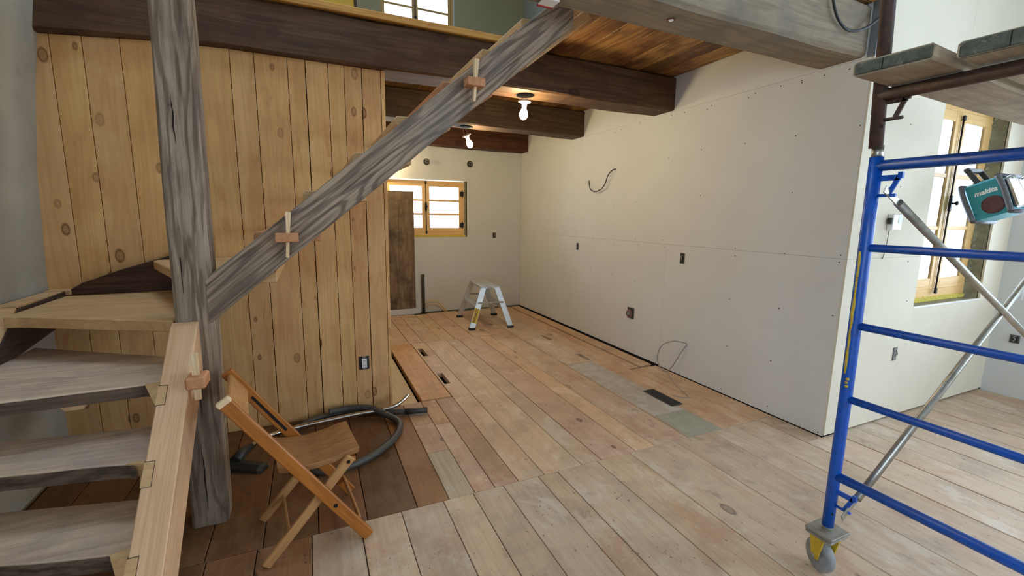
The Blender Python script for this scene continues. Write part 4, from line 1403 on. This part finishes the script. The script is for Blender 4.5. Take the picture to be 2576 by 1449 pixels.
# caster under each post
for yy in (y0, y1):
    x = -1.229
    b = NB(); tube(b, [(x, yy, .19), (x, yy, .225)], .017, 12)
    box(b, (x - .062, yy - .055, .186), (x + .062, yy + .055, .199), .003)
    box(b, (x - .06, yy - .052, .172), (x + .06, yy + .052, .183), .003)
    ca = part('caster', b, 'castergrey', t)
    b = NB()
    for s in (-1, 1):
        prism(b, [(yy - .035, .172), (yy + .05, .172), (yy + .022, .062), (yy - .012, .062)], 'x', x - .003 + s * .034, x + .003 + s * .034, .001)
    box(b, (x - .037, yy - .04, .160), (x + .037, yy + .05, .172), .002)
    bmesh.ops.rotate(b, verts=b.verts, cent=(x, yy + .004, 0), matrix=Matrix.Rotation(math.atan(-.38), 3, 'Z'))
    sub('fork', b, 'yellow', ca)
    b = NB(); lathe(b, [(.02, -.022), (.056, -.021), (.066, -.015), (.0685, 0), (.066, .015), (.056, .021), (.02, .022)], 28, (x, yy + .012, .069), (1, -.38, 0)); sub('wheel', b, 'wheel', ca)
    b = NB(); lathe(b, [(.024, -.026), (.024, .026)], 16, (x, yy + .012, .069), (1, -.38, 0)); lathe(b, [(.010, -.040), (.010, .040)], 10, (x, yy + .012, .069), (1, -.38, 0)); sub('hub', b, 'castergrey', ca)
# upper brown frame
def tilt2(z):
    return -1.257 - .105 * (z - 1.70) * .9
t = thing('scaffolding', 'rusty brown upper scaffold frame stacked on the blue one', 'scaffold', (-1.267, y0, 1.73))
for yy in (y0, y1):
    b = NB(); tube(b, [(tilt2(1.73), yy, 1.73), (tilt2(3.2), yy, 3.2)], R1, 16); lg = part('post', b, 'brown', t)
    if yy == y0:
        b = NB(); lathe(b, [(.0055, 0), (.0055, .002)], 8, (tilt2(1.80) - R1 * .6, yy - R1 * .8, 1.80), (-.6, -.8, 0)); sub('pin_hole', b, 'dark', lg)
for z, r_ in ((1.906, .0215), (2.9, .0145)):
    b = NB(); tube(b, [(tilt2(z), y0, z), (tilt2(z), y1, z)], r_, 12); part('rung', b, 'brown', t)
b = NB(); brace_lock(b, tilt2(1.85), y0, 1.85); part('brace_lock', b, 'brown', t)
# cross braces
for k, (p0_, p1_, lab) in enumerate((((-1.26, -5.655, 1.575), (1.0, -5.655, .525), 'galvanised cross brace sloping down from the upper lock of the blue frame'),
                                    ((-1.25, -5.665, .312), (1.0, -5.615, 1.735), 'galvanised cross brace rising to the right from the lowest frame lock'))):
    p0_, p1_ = Vector(p0_), Vector(p1_)
    b = NB()
    d = (p1_ - p0_).normalized()
    tube(b, [p0_ + d * .09, p1_], .0145, 12)
    o = tag(obj('cross_brace', b, 'steelgal'), lab, 'brace')
    b = NB(); bar(b, p0_ - d * .02, p0_ + d * .11, .026, .005, (0, 1, 0), .001)
    sub('flattened_end', b, 'steelgal', o)
# planks on the brown rung
def scaf_plank(label, x0, x1, ya, yb, z, th, yaw):
    """long board; local x along the board"""
    t = thing('scaffold_plank', label, 'plank', (x0, (ya + yb) / 2, z), (0, 0, yaw), 'scaffold planks')
    w = abs(yb - ya)
    b = NB(); timber(b, x1 - x0, w, th, int(abs(ya) * 100), 30, .003, .007)
    bmesh.ops.translate(b, verts=b.verts, vec=(0, 0, th / 2))
    bo = obj('board', b, 'plankscaf', t, keep=True)
    b = NB()
    box(b, (-.004, -w / 2 + .002, .001), (.012, w / 2 - .002, th - .001), .006)
    obj('grimy_end', b, 'plankend', t)
    b = NB(); box(b, (-.0046, .02, .004), (-.0035, .0225, th - .006)); obj('end_crack', b, 'dark', t)
    return t
zp = 1.9285
scaf_plank('far scaffold plank, its worn end sticking out past the brown post', -1.50, 1.1, -5.835, -5.632, zp, .042, R(3.0))
scaf_plank('near scaffold plank beside the far one, grimy grey end', -1.415, 1.1, -6.11, -5.855, zp, .048, R(3.0))

# ================================================================== JOBSITE RADIO hanging from the window bolt
t = thing('jobsite_radio', 'teal jobsite radio hanging tilted from the window bolt handle', 'radio', (1.205, -5.06, 1.635), (0, R(-22), R(-93)))
K = 1.0
DW, HH, LL = .20 * K, .26 * K, .27 * K          # side depth (local x), height, length (local y)
b = NB(); box(b, (-DW / 2, 0, -HH / 2), (DW / 2, LL, HH / 2), .014); obj('body', b, 'teal', t)
b = NB()
for sx in (-1, 1):
    tube(b, spline([(sx * DW * .50, -.012, HH * .5), (sx * DW * .53, -.012, HH * .2), (sx * DW * .515, -.012, -HH * .2), (sx * DW * .50, -.012, -HH * .5)], 5), .017, 8)
    tube(b, spline([(sx * DW * .50, LL + .01, HH * .5), (sx * DW * .53, LL + .01, 0), (sx * DW * .50, LL + .01, -HH * .5)], 5), .017, 8)
    for zz in (-1, 1):
        tube(b, [(sx * DW * .50, -.012, zz * HH * .5), (sx * DW * .50, LL + .01, zz * HH * .5)], .016, 8)
obj('bumper', b, 'radiogrey', t)
b = NB(); box(b, (DW / 2, .03, -HH * .40), (DW / 2 + .03, LL - .03, HH * .40), .01); obj('front_panel', b, 'chrome', t)
for yy in (.04, LL - .04):
    b = NB(); tube(b, spline([(DW * .55, yy, HH * .38), (DW * .78, yy, HH * .36), (DW * .82, yy, -HH * .3), (DW * .6, yy, -HH * .42)], 6), .009, 8)
    obj('roll_bar', b, 'clear', t)
b = NB(); lathe(b, [(.062 * K, 0), (.062 * K, .004), (.05 * K, .007), (.028 * K, .003), (.026 * K, .003), (.016 * K, .006), (.002, .007)], 24, (DW * .13, .0, -HH * .2), (0, -1, 0))
obj('speaker', b, 'radiospk', t)
tb = text_bm('makita', .046, .001, .0016, .25)
bmesh.ops.transform(tb, verts=tb.verts, matrix=Matrix.Translation((DW * .05, -.0012, HH * .19)) @ Matrix.Rotation(R(90), 4, 'X'))
L = max(v.co.x for v in tb.verts) - min(v.co.x for v in tb.verts)
obj('lettering', tb, 'white', t)
b = NB()
hz = HH / 2
for yy in (.05, LL - .05):
    bar(b, (-DW * .12, yy, hz - .01), (-DW * .30, yy, hz + .12), .016, .034, (0, 0, 1), .004)
    lathe(b, [(.022, -.012), (.022, .012)], 12, (-DW * .12, yy, hz - .004), (0, 1, 0))
bar(b, (-DW * .30, .035, hz + .12), (-DW * .30, LL - .035, hz + .12), .034, .03, (0, 0, 1), .006)
obj('handle', b, 'hosedark', t)
